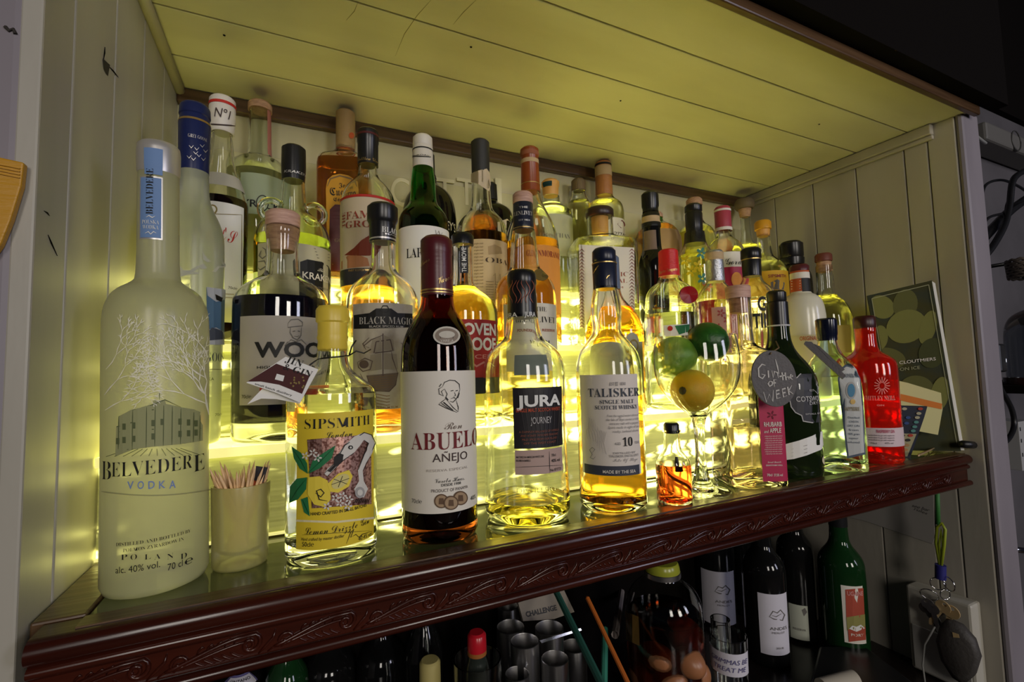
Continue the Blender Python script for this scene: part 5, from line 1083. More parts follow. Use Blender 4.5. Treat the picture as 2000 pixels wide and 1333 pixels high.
# booklet leaning at the end of the shelf
pb = onz(1877, 884, ZT1)*.975; pl = Plane(tuple(pb), (-1.0, -.90, .05)); 
bo = pl.slab([(1694, 578), (1820, 548), (1877, 882), (1750, 880)], .004, 'booklet', pmat('printed olive cover', (.040, .038, .008), .75, spec=.2, noise=((28, 28, 28), (.03, .035, .018), .4, .6)))
tag(bo, 'booklet with an olive cover picture leaning at the right end of the shelf', 'booklet')
ov = [flat('olive tone a', (.15, .15, .035), .8), flat('olive tone b', (.09, .09, .022), .8), flat('olive tone c', (.045, .050, .012), .8)]
for i, (x, y, rx, ry, ro) in enumerate(((1722, 600, 26, 22, .5), (1768, 595, 24, 30, .2), (1770, 638, 40, 32, -.35), (1812, 640, 16, 34, .3), (1735, 700, 34, 20, .2), (1820, 690, 26, 30, .4), (1718, 660, 16, 24, .1), (1790, 760, 34, 26, .1), (1745, 770, 22, 30, .3), (1835, 770, 18, 34, .2))):
    pts = [p for p in ell(x, y, rx, ry, 26, ro)]; pts = [(min(max(px, 1702+(py-580)*.19), 1816+(py-548)*.17), py) for px, py in pts]; pl.poly(pts, ov[i % 3 if i != 2 else 0], lift=.0004+.0001*i)
bd = flat('pale cover line', (.30, .30, .16)); pl.lift = .0018
for a, c_ in (((1702, 584), (1813, 557)), ((1813, 557), (1868, 868)), ((1702, 584), (1752, 872))): pl.stroke([a, c_], 1.2, bd)
pl.text('CLOUTMIERS', 1756, 712, 1827, 704, 6, 'thin', M_paper); pl.text('ON ICE', 1757, 725, 1796, 721, 6, 'thin', bd); pl.ink.build(bo)
for j in range(4):
    o = Plane(tuple(pb+np.array((.0040+j*.0012, .0040, 0))), (-1.0, -.90, .05)).slab([(1700, 578), (1822+j*1.5, 550+j), (1879+j*1.5, 880), (1756, 878)], .0009, 'page', M_paperw, bo)
# paper packet, remote control, clear sleeve with wire
pl = Plane(tuple(pb+np.array((-.016, -.012, 0))), (-1.0, -.90, .05)); o = pl.slab([(1746, 800), (1748, 743), (1772, 748), (1838, 768), (1841, 800), (1832, 850), (1790, 842)], .003, 'paper_packet', flat('pale yellow paper', (.62, .58, .28))); tag(o, 'pale yellow paper packet with an orange stripe behind the remote control', 'packet')
pl.poly([(1747, 767), (1790, 777), (1840, 789), (1839, 800), (1790, 790), (1747, 780)], flat('orange stripe', (.62, .18, .02))); pl.ink.build(o)
pl = Plane(tuple(pb+np.array((-.040, -.030, 0))), (-1.0, -.90, .05)); o = pl.slab([(1742, 792), (1812, 794), (1806, 815), (1778, 896), (1768, 901), (1742, 900)], .008, 'remote_control', pmat('dark blue plastic', (.012, .017, .035), .5, spec=.25), bevel=.001); tag(o, 'dark blue remote control with rows of small coloured buttons', 'remote')
cols = {'r': flat('red button', (.40, .04, .02)), 'g': flat('green button', (.05, .22, .04)), 'c': flat('cream button', (.40, .38, .25)), 't': flat('teal button', (.08, .25, .22)), 'b': flat('blue button', (.03, .07, .22)), 'k': M_ink, 'o': flat('tan button', (.38, .22, .09))}
pl.poly([(1752, 847), (1790, 848), (1772, 892), (1752, 892)], flat('cream keypad', (.34, .32, .18)))
for x, y, c_ in ((1752, 799, 'c'), (1766, 799, 'c'), (1797, 799, 'r'), (1794, 808, 'c'), (1791, 816, 'c'), (1789, 825, 't'), (1786, 834, 't'), (1783, 842, 't'), (1757, 816, 'g'), (1773, 816, 'b'), (1757, 826, 'g'), (1770, 827, 'b'), (1762, 851, 'k'), (1778, 851, 'r'), (1759, 860, 'k'), (1773, 860, 'k'), (1771, 870, 'o'), (1768, 879, 'o')):
    A = pl.map(ell(x, y, 5, 2.8, 12), .0016); B = pl.map(ell(x, y, 5.2, 3, 12), -.0005); m = MB(); m.add(list(A)+list(B), [tuple(range(12))]+[(k, 12+k, 12+(k+1) % 12, (k+1) % 12) for k in range(12)]); m.make('button', cols[c_], o)
pl.ink.build(o, 'keypad')
w0 = onz(1790, 892, ZT1+.001); w1 = onz(1884, 862, ZT1+.012); w2 = onz(1860, 848, ZT1+.022); m = MB()
for j in range(5):
    P = []
    for t in range(22):
        f = t/21; P.append(tuple(onz(1793+(1884-1793)*f-3*j*f, 892-26*f-12*math.sin(f*math.pi*.5+j*.18)+j*1.2, ZT1+.002+.006*math.sin(f*3+j)+.002*j)))
    m.tube(P, .0009, 6)
o = m.make('wire_coil', pmat('bare copper wire', (.50, .36, .20), .4, .5), smooth=True); tag(o, 'loose coil of pale wire lying at the right end of the shelf', 'wire')
pl = Plane(tuple(onz(1810, 885, ZT1)), (-.8, -1, .9)); o = pl.slab([(1795, 872), (1812, 822), (1856, 838), (1880, 862), (1842, 884)], .0012, 'plastic_sleeve', glassm('clear plastic film', (.95, .97, .9), .08, bump=((120, 120, 120), 1.0))); tag(o, 'crumpled clear plastic sleeve beside the remote control', 'packet')
# white cards leaning on the wall
for i, (q, yy, lb_) in enumerate((([(1633, 572), (1650, 562), (1684, 616), (1684, 690), (1640, 690)], .60, 'off white card leaning behind the corked round bottle'), ([(1652, 560), (1664, 557), (1686, 615), (1690, 690), (1668, 690)], .585, 'narrow white card leaning against the right wall'))):
    pl = Plane(tuple(ony(1665, 600, yy)), (-.6, -1, .25)); o = pl.slab(q, .0015, 'card', M_paper if i == 0 else M_paperw); tag(o, lb_, 'card')

# orange yellow packet on the left wall post
pl = Plane((XL-.02, .398, 0), (0, -1, 0)); o = pl.slab([(-30, 300), (0, 307), (46, 317), (41, 362), (20, 430), (0, 479), (-30, 520)], .006, 'snack_packet', pmat('orange yellow film', (.50, .25, .012), .4, bump=((60, 60, 500), .4)), bevel=.001); tag(o, 'orange yellow packet hanging on the left post', 'packet')
for j in range(4):
    m = MB(); A = [tuple(pl.map([(x, 322+j*6+x*.2)], .0006)[0]) for x in range(-20, 46, 6)]; m.tube(A, .0005, 4); m.make('crimp', pmat('orange yellow film', (0, 0, 0)), o)

# ================================================================ below the shelf
ZL = -.545
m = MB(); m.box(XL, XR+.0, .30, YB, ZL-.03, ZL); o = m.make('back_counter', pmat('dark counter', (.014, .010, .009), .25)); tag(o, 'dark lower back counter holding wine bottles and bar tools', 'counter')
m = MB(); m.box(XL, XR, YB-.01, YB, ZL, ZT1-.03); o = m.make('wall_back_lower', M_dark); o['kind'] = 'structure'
GW = 'wine bottles under the shelf'
def wine(cx, yc, hwpx, rr, label, topz=None, mat=M_black, name='wine_bottle', wb=ZL, group=GW):
    """a wine bottle of true radius rr whose body shows hwpx half width at (cx, yc)"""
    u = ray(cx, yc); az = math.atan2(u[1], u[0]); lo, hi = .3, 2.5
    for _ in range(40):
        D = (lo+hi)/2; X, Y = D*math.cos(az), D*math.sin(az); r = r_of(X, Y, -.4, hwpx)
        if r > rr: hi = D
        else: lo = D
    X, Y = D*math.cos(az), D*math.sin(az); tp = topz or wb+.300
    yy = lambda z: proj((X, Y, z))[1]; k = hwpx/rr
    bt = Bottle(name, label, cx, yc, Y, wb, [(yy(wb+.285), .0145*k), (yy(wb+.215), .0150*k), (yy(wb+.20), .019*k), (yy(wb+.185), .031*k), (yy(wb+.172), rr*k*.97), (yy(wb+.155), hwpx), (yy(wb+.02), hwpx)], mat, group=group, solid=True, XY=(X, Y))
    cc = bt.cap([(yy(wb+.292), .0145*k), (yy(wb+.29), .0155*k), (yy(wb+.235), .0155*k)], M_blackcap, 'capsule'); return bt
lil = flat('cool white wine label', (.60, .58, .64), .5)
def andes(bt, x0, x1, yt, yb_):
    bt.band(yt, yb_, lil, 'label', x0, x1); h = yb_-yt; xm = x0+(x1-x0)*.62
    bt.stroke([(xm-15, yt+h*.36), (xm-8, yt+h*.27), (xm, yt+h*.30), (xm+6, yt+h*.25), (xm+14, yt+h*.33), (xm+10, yt+h*.42), (xm-6, yt+h*.40), (xm-15, yt+h*.36)], 2, gs); bt.stroke([(xm-10, yt+h*.34), (xm-2, yt+h*.36), (xm+8, yt+h*.31)], 1.6, gs); bt.text('ANDES', xm-14, xm+18, yt+h*.56, h*.05, 'thin', gs); bt.text('MERLOT', xm-10, xm+14, yt+h*.63, h*.03, 'thin', gs); bt.text('2018', xm-2, xm+12, yt+h*.88, h*.03, 'thin', gs); bt.done()
andes(wine(1402, 1180, 37, .0375, 'dark wine bottle with lilac white label behind the labelled tumbler'), 1372, 1435, 1118, 1222)
andes(wine(1497, 1220, 44, .0375, 'front dark wine bottle with large cool white label in the middle of the group'), 1483, 1539, 1162, 1281)
bt = wine(1560, 1200, 38, .034, 'dark wine bottle with small greenish label right of the front wine bottle'); bt.band(1183, 1250, flat('greenish white label', (.44, .46, .38)), 'label', 1543, 1579); bt.poly([(1566, 1192), (1572, 1188), (1576, 1196), (1570, 1204)], gs); bt.text('RESERVA', 1550, 1574, 1230, 4, 'thin', gs); bt.done()
bt = wine(1648, 1190, 48, .0385, 'green necked fortified wine bottle with red picture label, rightmost under the shelf', mat=pmat('green black glass', (.006, .03, .008), .06)); bt.band(1146, 1258, M_paper, 'label', 1646, 1688); bt.poly([(1651, 1152), (1685, 1149), (1688, 1205), (1653, 1210)], flat('brick print', (.40, .07, .04))); bt.poly([(1653, 1206), (1688, 1200), (1689, 1225), (1655, 1232)], flat('olive print', (.28, .26, .08)), lift=.0012); bt.poly([(1656, 1230), (1689, 1224), (1690, 1250), (1658, 1254)], flat('brick print', (0, 0, 0)), lift=.0013); bt.poly([(1658, 1228), (1664, 1222), (1672, 1224), (1680, 1220), (1688, 1227), (1672, 1234)], M_paperw, lift=.0015); bt.text('UGAINE', 1654, 1684, 1160, 8, 'heavy', flat('dull pink ink', (0, 0, 0))); bt.text('PORT', 1662, 1686, 1241, 5, 'bold', M_paper); bt.done()
wine(1455, 1105, 34, .0352, 'dark bottle shoulder in the row behind the front wine bottle')
# jar of pickled eggs
JX, JY = .255+.05, .86*0+.70
u = ray(1298, 1220); D = .80; JX, JY = D*u[0]/math.hypot(u[0], u[1]), D*u[1]/math.hypot(u[0], u[1]); rj = r_of(JX, JY, -.4, 77)
yj = lambda z: proj((JX, JY, z))[1]
b = Bottle('egg_jar', 'large glass jar of pickled eggs in dark vinegar with metal collar', 1298, 1220, JY, ZL, [(1112, 32), (1128, 34), (1136, 46), (1152, 64), (1172, 74), (1200, 77), (1330, 77), (1400, 74)], glassm('grey clear glass', (.90, .92, .88)), cat='jar', XY=(JX, JY), wall=.003,
           liquid=(1195, glassm('brown vinegar', (.30, .09, .035), ior=1.34)), seg=48)
cc = b.cap([(1098, 32), (1106, 34), (1114, 35), (1118, 33)], pmat('yellow green lid', (.30, .32, .03), .25), 'lid'); b.cap([(1114, 36), (1124, 36)], M_steel, 'collar'); b.cur = b.glass; b.poly([(1222, 1195), (1248, 1205), (1250, 1262), (1223, 1250)], flat('worn gold label', (.22, .13, .03))); b.done()
em = pmat('vinegar stained egg', (.34, .14, .06), .35)
for i, (x, y, dd, lb_) in enumerate(((1285, 1280, -.035, 'left pickled egg at the front of the jar'), (1342, 1290, -.035, 'pale pickled egg at the front right of the jar'), (1336, 1243, -.010, 'dark red brown pickled egg highest in the jar'), (1262, 1320, -.02, 'pickled egg low at the left of the jar'), (1308, 1330, -.040, 'pickled egg at the bottom edge of view in the jar'), (1358, 1325, -.01, 'pickled egg low at the right of the jar'))):
    u = ray(x, y); t = (D+dd)/math.hypot(u[0], u[1]); p = u*t; m = MB(); pr = []
    for k in range(13): a = math.pi*k/12; pr.append((.026*math.cos(a)*(1.1 if a < 1.57 else 1), .021*math.sin(a) if 0 < k < 12 else 0))
    m.lathe(pr, 20); o = m.make('egg', em if i != 2 else pmat('dark stained egg', (.30, .05, .02), .35), smooth=True); o.location = Vector(p); o.rotation_euler = (R(90+i*17), R(i*30), R(20*i)); tag(o, lb_, 'egg', 'pickled eggs in the jar')
# tumbler with handwritten label and a small glass in it
def cupglass(name, label, px, hwpx, rr, ytop, mat, h=None, cat='glass', wall=.002, taper=.92, seg=28, group=None):
    u = ray(*px); az = math.atan2(u[1], u[0]); lo, hi = .3, 2.
    for _ in range(40):
        D_ = (lo+hi)/2; r = r_of(D_*math.cos(az), D_*math.sin(az), -.45, hwpx)
        if r > rr: hi = D_
        else: lo = D_
    X, Y = D_*math.cos(az), D_*math.sin(az); zt = zrow(X, Y, ytop); z0 = ZL if h is None else zt-h
    root = empty(name, (X, Y, z0), label, cat, group)
    H = zt-z0; m = MB().lathe([(0, 0), (0, rr*taper-.002), (.002, rr*taper), (H-.0006, rr), (H, rr-.0008), (H-.0006, rr-wall), (.006, rr*taper-wall), (.005, 0)], seg); smooth_by_angle(m.make('cup', mat, root), 45); return root, X, Y, z0, zt
t_, X, Y, z0, zt = cupglass('tumbler', 'glass tumbler with white handwritten paper label among the wine bottles', (1423, 1270), 38, .027, 1238, glassm('grey clear glass', (0, 0, 0)))
q = Surf.__new__(Bottle); q.__dict__ = dict(X=X, Y=Y, zb=z0, sq=0, pz=[z0, zt], pr=[.0248, .027], rmax=.027, ink=Ink(), lift=.0009, root=t_, vd=math.atan2(Y, X))
q.band(1278, 1322, lil, 'label', 1386, 1461); q.lift = .001
q.text('GRIMMAS BE', 1392, 1458, 1294, 9, 'ital', flat('blue pen', (.10, .09, .22))); q.text('TREAT ME', 1396, 1456, 1309, 9, 'ital', flat('blue pen', (0, 0, 0))); q.done()
r_, *_ = cupglass('shot_glass', 'small clear glass standing inside the labelled tumbler', (1408, 1240), 20, .0145, 1208, glassm('grey clear glass', (0, 0, 0)), h=.07)
# steel spirit measures
ms = pmat('brushed steel', (0, 0, 0))
for px, hw_, yt, lb_, rm in (((992, 1195), 20, 1184, 'tall steel measure under the rail, furthest back left', .0175), ((997, 1235), 27, 1224, 'steel measure second from the back left', 0.021), ((1025, 1262), 28, 1252, 'tallest steel measure in front with bright side', 0.019), ((1084, 1298), 27, 1286, 'steel measure front right beside the pens', 0.018), ((1121, 1270), 25, 1262, 'steel measure behind right near the pens', 0.021), ((1073, 1235), 28, 1226, 'wide steel cup standing behind the measures', 0.021), ((1010, 1322), 24, 1316, 'steel measure cut by the bottom edge of view', .0155)):
    cupglass('spirit_measure', lb_, px, hw_, rm, yt, ms, cat='measure', wall=.001, taper=.96, group='steel spirit measures')
# bar blade
pl = Plane(tuple(ony(1100, 1240, .60)), (0, -1, .5)); o = pl.slab([(1054, 1252), (1134, 1228), (1136, 1232), (1058, 1257)], .002, 'bar_knife', M_chrome); tag(o, 'thin steel blade lying across the measures', 'knife')
# hot sauce, in a glass
def small(name, label, px, hwpx, rr, body, capm, capy, mat, cat='bottle', neck=None):
    u = ray(*px); az = math.atan2(u[1], u[0]); lo, hi = .3, 2.
    for _ in range(40):
        D_ = (lo+hi)/2; r = r_of(D_*math.cos(az), D_*math.sin(az), -.45, hwpx)
        if r > rr: hi = D_
        else: lo = D_
    bb = Bottle(name, label, px[0], px[1], D_*math.sin(az), ZL, body, mat, cat=cat, XY=(D_*math.cos(az), D_*math.sin(az)), solid=True)
    if capm: bb.cap(capy, capm, 'cap')
    return bb
small('sauce_bottle', 'little sauce bottle with red cap and orange ring below the rail', (932, 1290), 22, .013, [(1270, 17), (1285, 17), (1300, 22), (1330, 24), (1400, 24)], pmat('glossy red cap', (.45, .01, .02), .25), [(1236, 16), (1240, 18), (1268, 19), (1272, 18)], pmat('dark sauce glass', (.02, .025, .02), .15)).band(1272, 1287, flat('amber ring', (.30, .10, .02)), 'neck_ring', lift=.001, wrap=170)
cupglass('tumbler', 'dark glass tumbler around the red capped sauce bottle', (932, 1300), 48, .0287, 1284, glassm('grey clear glass', (0, 0, 0)))
small('cork_stopper_bottle', 'bottle with dull cream cylindrical cap at the bottom of view', (840, 1320), 21, .0125, [(1310, 18), (1330, 19), (1420, 24)], flat('dull cream plastic', (.40, .34, .12)), [(1290, 19), (1294, 20.5), (1345, 21)], M_black)
for px, hw_, yt, lb_, rm in (((560, 1325), 45, 1290, 'dark green bottle shoulder under the left of the rail', .028), ((640, 1320), 55, 1265, 'black bottle under the rail left of the brown one', .038), ((745, 1310), 50, 1250, 'black bottle with small highlights under the rail', .038), ((828, 1290), 38, 1232, 'brown black bottle under the rail behind the cream cap', .029)):
    small('spirit_bottle', lb_, px, hw_, rm, [(yt-60, 15), (yt-20, 16), (yt, 26), (yt+22, hw_*.9), (yt+45, hw_), (1460, hw_)], M_blackcap, [(yt-95, 15), (yt-90, 16), (yt-25, 17)], M_black if hw_ != 45 else pmat('green black glass', (0, 0, 0)))
bq = small('spirit_bottle', 'dark bottle with blue and white label corner at the lower left edge', (470, 1345), 48, .029, [(1310, 20), (1318, 40), (1326, 47), (1480, 48)], None, None, M_black); bq.band(1318, 1345, flat('blue pen', (0, 0, 0)), 'label_border', 440, 503); bq.band(1322, 1345, lil, 'label', 444, 500, lift=.0008); bq.lift = .0012; bq.text('CINZANO', 452, 492, 1329, 6, 'bold', K); bq.done()
# pens and pencil
for name, lb_, a, c_, col, rr in (('pencil', 'orange pencil leaning among the bar tools', (1146, 1166), (1186, 1250), (.50, .13, .02), .0035), ('pen', 'green pen standing right of the steel measures', (1182, 1225), (1180, 1330), (.04, .22, .15), .005), ('pen', 'pale teal pen leaning under the rail', (1084, 1152), (1110, 1205), (.03, .12, .09), .005), ('pen', 'black and steel ended pen beside the green pen', (1204, 1222), (1198, 1262), (.30, .26, .24), .006)):
    p0 = ony(*a, .66); p1 = ony(*c_, .60); d = Vector(p1)-Vector(p0); p1 = Vector(p0)+d*((ZL+.002-p0[2])/d.z)
    m = MB(); m.tube([Vector(p0), Vector(p0)+d*.04, Vector(p0)+d*.5, p1], [rr*.4, rr, rr, rr], 8); o = m.make(name, flat(name+' '+str(col), col)); tag(o, lb_, name)
# paper pad at the back
pl = Plane(tuple(ony(1050, 1190, .70)), (0, -1, .4)); o = pl.slab([(1012, 1178), (1100, 1150), (1122, 1196), (1082, 1210), (1022, 1214)], .006, 'note_pad', flat('dull card', (.22, .19, .15))); tag(o, 'printed pad of dull paper behind the steel measures', 'pad'); pl.text('CHALLENGE', 1028, 1206, 1088, 1192, 10, 'heavy', K); pl.ink.build(o)
# black tray and paper roll at lower right
pl = Plane((.80, .55, ZL+.028), (0, 0, 1)); o = pl.slab([(1600, 1262), (1690, 1262), (1800, 1345), (1800, 1420), (1560, 1420)], .02, 'till_tray', pmat('black plastic tray', (.012, .012, .012), .3), bevel=.004); tag(o, 'black plastic tray beside the wine bottles at lower right', 'tray')
pr0 = Vector(tuple(onz(1605, 1345, ZL+.05))); pr1 = Vector(tuple(onz(1668, 1327, ZL+.05))); m = MB(); m.tube([pr0, pr1], .013, 24); o = smooth_by_angle(m.make('paper_roll', flat('roll paper', (.42, .38, .30))), 50); tag(o, 'roll of cream paper lying at the bottom right of the tray', 'roll')
m = MB(); m.box(pr0.x-.02, pr1.x+.02, pr0.y-.02, pr1.y+.03, ZL+.008, ZL+.0375); o = m.make('till', pmat('black plastic tray', (0, 0, 0)), bevel=.003); tag(o, 'black plastic block under the paper roll', 'till')

# ================================================================ lower right wall: box, notice, keys
xw = XR-.0005
pl = Plane((xw, .45, 0), (-1, 0, 0)); o = pl.slab([(1655, 1010), (1822, 925), (1826, 1050), (1822, 1063), (1690, 1018)], .0008, 'paper_notice', flat('grey notice paper', (.36, .34, .31))); tag(o, 'pale notice paper pinned to the right wall under the shelf', 'notice')
o.location.x -= .001; pl.text('see bar', 1782, 990, 1816, 1000, 6, 'ital', gs); pl.text('rules', 1786, 996, 1812, 1006, 5, 'ital', gs)
for s_, (mm, V, T) in pl.ink.d.items(): q = mesh('lettering', V, T, mm, o); q.location = (0, 0, 0)
def wallp(x, y, dx): p = onx(x, y, xw-dx); return p
A = [onx(1776, 1138, xw), onx(1903, 1168, xw), onx(1916, 1345, xw), onx(1780, 1345, xw)]
y0, y1 = min(p[1] for p in A), max(p[1] for p in A)
eb = empty('meter_box', (xw, .45, -.50), 'off white plastic box on the right wall behind the keys', 'box')
zt_, zb_ = onx(1776, 1138, xw-.02)[2], ZL+.004
m = MB(); m.box(xw-.034, xw, onx(1903, 1168, xw-.02)[1], onx(1776, 1138, xw-.02)[1], zb_, zt_); under(m.make('case', pmat('yellowed white plastic', (.42, .40, .34), .4), bevel=.004), eb)
m = MB(); m.box(xw-.036, xw-.034, onx(1903, 1168, xw-.02)[1]+.006, onx(1776, 1138, xw-.02)[1]-.006, zb_+.004, zt_-.065); under(m.make('cover', pmat('cover plastic', (.38, .37, .34), .4), bevel=.001), eb)
# keys
kz = onx(1834, 1060, xw-.050); KX = xw-.048
ky = lambda x, y, dx=0: Vector(tuple(onx(x, y, KX+dx)))
kb = empty('key_bunch', tuple(ky(1836, 1150)), 'bunch of keys on a yellow green cord with blue cuff hanging below the shelf', 'keys')
yc_ = pmat('yellow green cord', (.26, .32, .015), .5)
m = MB(); m.tube([ky(1830, 950), ky(1832, 1025)], .0035, 8); under(m.make('strap', pmat('green strap', (.03, .16, .03), .6), smooth=True), kb)
m = MB(); m.tube([ky(1836, 1108), ky(1828, 1060), ky(1830, 1030), ky(1840, 1023), ky(1846, 1035), ky(1844, 1065), ky(1838, 1108)], .0024, 8); m.tube([ky(1838, 1108), ky(1834, 1065), ky(1838, 1035), ky(1842, 1066), ky(1837, 1108)], .0020, 8); under(m.make('cord', yc_, smooth=True), kb)
m = MB(); m.tube([ky(1837, 1104), ky(1837, 1131)], .0075, 14); under(smooth_by_angle(m.make('cuff', pmat('blue cuff', (.02, .02, .16), .5)), 50), kb)
def ringm(c, r, w_, nrm, n=28): 
    z_ = Vector(nrm).normalized(); x_ = z_.orthogonal().normalized(); y_ = z_.cross(x_); return [c+x_*(r*math.cos(2*math.pi*t/n))+y_*(r*math.sin(2*math.pi*t/n)) for t in range(n+1)]
for c_, rr, nn in ((ky(1832, 1141), .010, (1, .5, .1)), (ky(1853, 1141), .011, (1, -.5, .1)), (ky(1815, 1162), .012, (1, .3, .6)), (ky(1846, 1162), .008, (.5, 1, 0))):
    m = MB(); m.tube(ringm(c_, rr, 0, nn), .0009, 6); under(m.make('split_ring', M_chrome, smooth=True), kb)
brass = pmat('brass key', (.52, .37, .18), .45, .25)
def key(x, y, ang, ln, mat, dx=0, hr=.012):
    c_ = ky(x, y, dx); d = Vector((0, math.cos(R(ang)), math.sin(R(ang)))); s_ = Vector((0, -d.z, d.y)); X_ = Vector((1, 0, 0)); m = MB()
    n = 16; E1 = [c_+d*(hr*math.cos(2*math.pi*k/n))+s_*(hr*1.05*math.sin(2*math.pi*k/n)) for k in range(n)]; I1 = [c_+d*(hr*.3*math.cos(2*math.pi*k/n)-hr*.5)+s_*(hr*.3*math.sin(2*math.pi*k/n)) for k in range(n)]
    for off in (0,): m.add([p+X_*.001 for p in E1]+[p+X_*.001 for p in I1]+[p-X_*.001 for p in E1]+[p-X_*.001 for p in I1], [(k, (k+1) % n, n+(k+1) % n, n+k) for k in range(n)]+[(2*n+k, 3*n+k, 3*n+(k+1) % n, 2*n+(k+1) % n) for k in range(n)]+[(k, 2*n+k, 2*n+(k+1) % n, (k+1) % n) for k in range(n)]+[(n+k, n+(k+1) % n, 3*n+(k+1) % n, 3*n+k) for k in range(n)])
    b0 = c_+d*hr*.9; pts = [b0+s_*.004]+[b0+d*(ln*t/7)+s_*(.004 if t % 2 else .0025) for t in range(1, 7)]+[b0+d*ln]+[b0+d*(ln*.95)-s_*.0035, b0-s_*.0035]; nn = len(pts)
    m.add([p+X_*.001 for p in pts]+[p-X_*.001 for p in pts], [tuple(range(nn)), tuple(reversed(range(nn, 2*nn)))]+[(k, nn+k, nn+(k+1) % nn, (k+1) % nn) for k in range(nn)]); under(m.make('key', mat), kb)
key(1842, 1186, -60, .034, brass, 0, .010); key(1858, 1196, -75, .03, brass, .003, .011); key(1812, 1180, 40+180+20, .03, M_steel, .001, .009); key(1822, 1190, -100, .032, M_steel, -.002, .009); key(1806, 1188, 235, .034, pmat('dark key steel', (.10, .09, .08), .4, .8), .002, .008); key(1830, 1192, -85, .030, pmat('dark key steel', (0, 0, 0)), .004, .009)
# leather pouch
po = Plane(tuple(ky(1870, 1260)), (-1, -.15, 0)); pts = [(1838, 1220), (1848, 1210), (1858, 1212), (1880, 1222), (1905, 1250), (1916, 1285), (1906, 1318), (1884, 1336), (1862, 1322), (1840, 1288), (1830, 1250)]
A = po.map(pts, .006); Bk = po.map(pts, -.006); Mi = po.map([(1873+(x-1873)*.75, 1274+(y-1274)*.75) for x, y in pts], .011); n = len(pts)
m = MB(); m.add(list(A)+list(Bk)+list(Mi), [(k, (k+1) % n, 2*n+(k+1) % n, 2*n+k) for k in range(n)]+[tuple(range(2*n, 3*n)), tuple(reversed(range(n, 2*n)))]+[(k, n+k, n+(k+1) % n, (k+1) % n) for k in range(n)])
o = m.make('pouch', pmat('worn dark leather', (.045, .040, .036), .6, bump=((200, 200, 200), .4)), smooth=True); under(o, kb)
q = po.slab([(1867, 1232), (1879, 1236), (1881, 1243), (1869, 1242)], .001, 'pouch_tab', brass); q.location.x -= .012; under(q, kb)
m = MB(); m.tube([ky(1826, 1225, -.01), ky(1806, 1260, -.01), ky(1802, 1300, -.01), ky(1808, 1345, -.01)], .0014, 6); o = m.make('thin_cable', pmat('grey cable', (.3, .3, .28), .4), smooth=True); tag(o, 'thin pale cable hanging in front of the wall box', 'cable')

# ================================================================ right of the alcove
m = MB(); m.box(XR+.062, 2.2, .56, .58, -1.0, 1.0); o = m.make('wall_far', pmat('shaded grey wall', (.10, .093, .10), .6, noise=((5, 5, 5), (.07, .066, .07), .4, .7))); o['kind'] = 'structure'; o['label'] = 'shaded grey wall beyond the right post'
bc = pmat('black cable rubber', (.008, .008, .009), .4)
def cable(pts, r, label, name='cable', mat=bc, Y=.42, group=None):
    P = [Vector(tuple(ony(x, y, Y+dy))) for x, y, dy in pts]; Q = []
    for i in range(len(P)-1):      # smooth the run
        p0 = P[max(i-1, 0)]; p1 = P[i]; p2 = P[i+1]; p3 = P[min(i+2, len(P)-1)]
        for t in range(8):
            t /= 8; Q.append(.5*((2*p1)+(p2-p0)*t+(2*p0-5*p1+4*p2-p3)*t*t+(3*p1-p0-3*p2+p3)*t**3))
    m = MB(); m.tube(Q+[P[-1]], r, 8); o = m.make(name, mat, smooth=True); tag(o, label, 'cable', group); return o
cable([(1890, 285, 0), (1898, 400, 0), (1912, 560, 0), (1935, 720, 0), (1950, 900, 0), (1958, 1000, 0), (1972, 1150, 0), (1990, 1240, 0), (1994, 1345, 0)], .0085, 'thick black cable bundle running down beside the right post')
cable([(1884, 262, -.02), (1900, 262, -.02), (1914, 272, 0), (1925, 280, .03)], .003, 'short pale cable end at the top of the right post', mat=pmat('grey cable', (0, 0, 0)))
cable([(1915, 400, 0), (1925, 362, .02), (1955, 352, .03), (1985, 362, .03), (2010, 378, .03)], .0028, 'thin black cable arching right from the bundle, upper one')
cable([(2010, 330, 0), (1980, 350, 0), (1972, 400, 0), (1962, 440, 0), (1940, 480, 0), (1920, 505, 0)], .006, 'thick black cable curving down left near the speaker')
cable([(2010, 385, .02), (1975, 410, .02), (1945, 440, .02), (1915, 472, .02)], .009, 'thickest black cable slanting down left')
cable([(1918, 445, 0), (1932, 425, 0), (1965, 415, .01), (1990, 400, .01), (2010, 392, .01)], .0026, 'thin black cable low arch below the speaker')
cable([(1920, 500, .01), (1945, 470, .01), (1962, 440, .01), (1966, 400, .01), (1978, 385, .01)], .0024, 'thin black cable rising to the right')
cable([(1882, 869, -.03), (1900, 871, -.03), (1935, 872, -.02), (1965, 862, -.01), (1980, 835, 0), (1976, 800, 0), (1955, 760, 0), (1945, 735, 0)], .0045, 'black cable looping out to its plug at the shelf end')
m = MB(); m.tube([tuple(ony(1880, 868, .39)), tuple(ony(1906, 870, .39))], .006, 10); o = m.make('cable_plug', bc, smooth=True); tag(o, 'black plug on the end of the looping cable', 'plug')
m = MB(); p = ony(1944, 700, .43); m.box(p[0]-.014, p[0]+.014, p[1]-.012, p[1]+.012, p[2]-.028, p[2]+.028); o = m.make('cable_adapter', bc, bevel=.004); tag(o, 'black adapter block on the cable bundle', 'adapter')
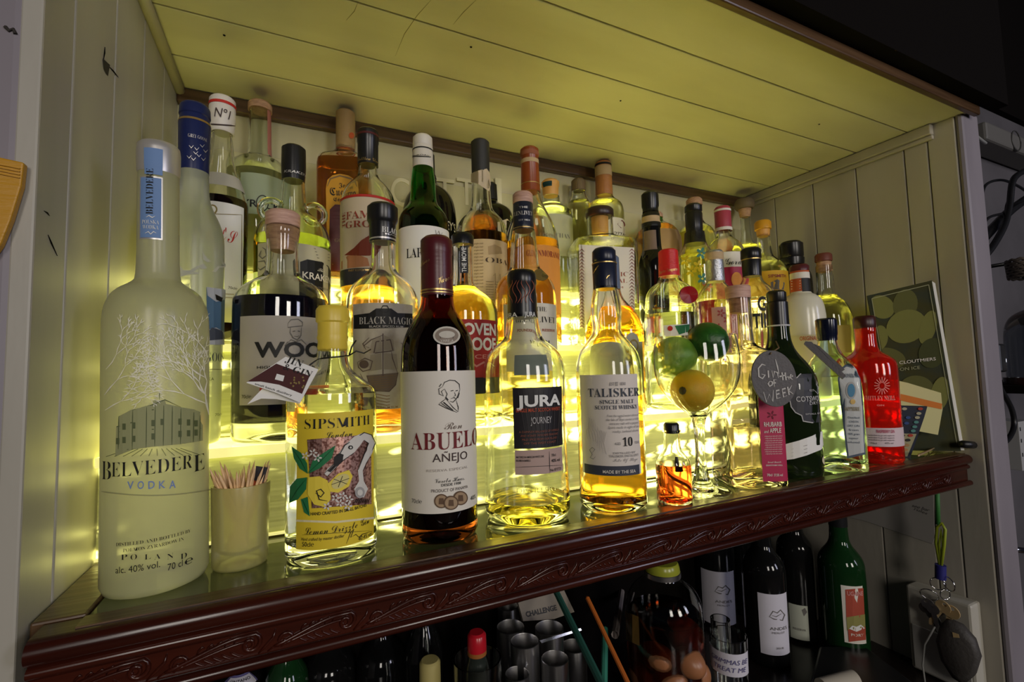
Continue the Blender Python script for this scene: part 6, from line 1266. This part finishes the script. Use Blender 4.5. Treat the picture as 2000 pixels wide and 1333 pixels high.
# small white speaker box
p = ony(1930, 262, .50); sp_ = empty('wall_speaker', (p[0]+.09, .50, p[2]-.04), 'dim off white box with round front on the wall at upper right', 'speaker')
c1 = ony(1925, 235, .50); c2 = ony(2060, 332, .50); m = MB(); m.box(c1[0], c2[0], .50, .558, c2[2]+.012, c1[2]); under(m.make('case', pmat('dim white plastic', (.13, .125, .115), .5), bevel=.006), sp_)
c3 = Vector(tuple(ony(1985, 275, .499))); m = MB(); m.tube([c3+Vector((.026*math.cos(a), 0, .026*math.sin(a))) for a in [2*math.pi*k/32 for k in range(33)]], .0016, 6); under(m.make('cone_ring', pmat('dim grey plastic', (.06, .058, .055), .5), smooth=True), sp_)
# basket edge and glass dome
p = Vector(tuple(ony(2010, 520, .40))); bkt = empty('wicker_basket', tuple(p), 'dark woven basket edge at the right border', 'basket')
for j in range(7):
    m = MB(); m.tube([p+Vector((.050*math.cos(a)*(1-.05*j), .030*math.sin(a), .010-.0052*j+.0012*math.sin(a*14+j*3.14))) for a in [2*math.pi*k/60 for k in range(61)]], .0030, 6); o = m.make('woven_strand', pmat('dark wicker', (.10, .08, .065), .6), bkt, True); o.location = -p
dg_ = Vector(tuple(ony(2025, 640, .40))); gd = empty('glass_cloche', tuple(dg_), 'clear glass dome at the right border', 'dome')
m = MB(); pr = [(-.10, .050), (-.04, .050), (.0, .048), (.022, .040), (.034, .026), (.040, .010), (.041, 0)]; m.lathe(chaikin(pr, 2)+[(.039, 0)]+[(z-.0008, r-.0012) for z, r in chaikin(pr, 2)[::-1] if r > .002], 40); smooth_by_angle(m.make('dome', M_clear, gd), 50)
m = MB(); m.lathe([(-.115, 0), (-.115, .055), (-.101, .055), (-.1005, 0)], 32); smooth_by_angle(m.make('base', M_mahog, gd), 40)
m = MB(); m.box(dg_.x-.085, dg_.x+.30, .345, .5595, dg_.z-.131, dg_.z-.1155); o = m.make('wall_shelf', M_dark, bevel=.002); tag(o, 'small dark shelf on the far wall carrying the glass dome', 'shelf')
m = MB(); m.tube([p+Vector((0, .03, .012)), p+Vector((0, .159, .012))], .004, 8); o = m.make('hanger', M_blackcap, bkt, True); o.location = -p
p = Vector(tuple(ony(1992, 865, .46))); m = MB(); m.box(p.x-.005, p.x+.07, .458, .559, p.z-.06, p.z+.045); o = m.make('slotted_bracket', pmat('white bracket', (.35, .35, .35), .4), bevel=.001); tag(o, 'pale metal bracket with slots at the right border', 'bracket')
for dz in (-.03, 0, .025): m = MB(); m.box(p.x-.001, p.x+.003, .4575, .458, p.z+dz, p.z+dz+.008); m.make('slot', M_ink, o)
pl0 = Vector(tuple(ony(2000, 1075, .43))); m = MB(); m.tube([Vector(tuple(ony(1962, 1070, .45))), Vector(tuple(ony(1985, 1074, .44))), Vector(tuple(ony(2015, 1078, .43)))], [.004, .006, .006], 12); o = m.make('chrome_hook', M_chrome, smooth=True); tag(o, 'small chrome hook rod at the right border below the bracket', 'hook')

# the bar room floor under everything
m = MB(); m.box(-3, 4, -3.2, 2.0, -ZS-.02, -ZS); o = m.make('floor', pmat('dark floor boards', (.06, .045, .035), .5)); o['kind'] = 'structure'
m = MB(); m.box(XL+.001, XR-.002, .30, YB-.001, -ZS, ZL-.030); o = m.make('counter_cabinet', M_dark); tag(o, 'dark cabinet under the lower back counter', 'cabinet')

bpy.data.scenes.remove(TS)
# ---------------------------------------------------------------- raise everything to its height over the floor
for o in list(bpy.data.objects):
    if o.parent is None: o.location.z += ZS
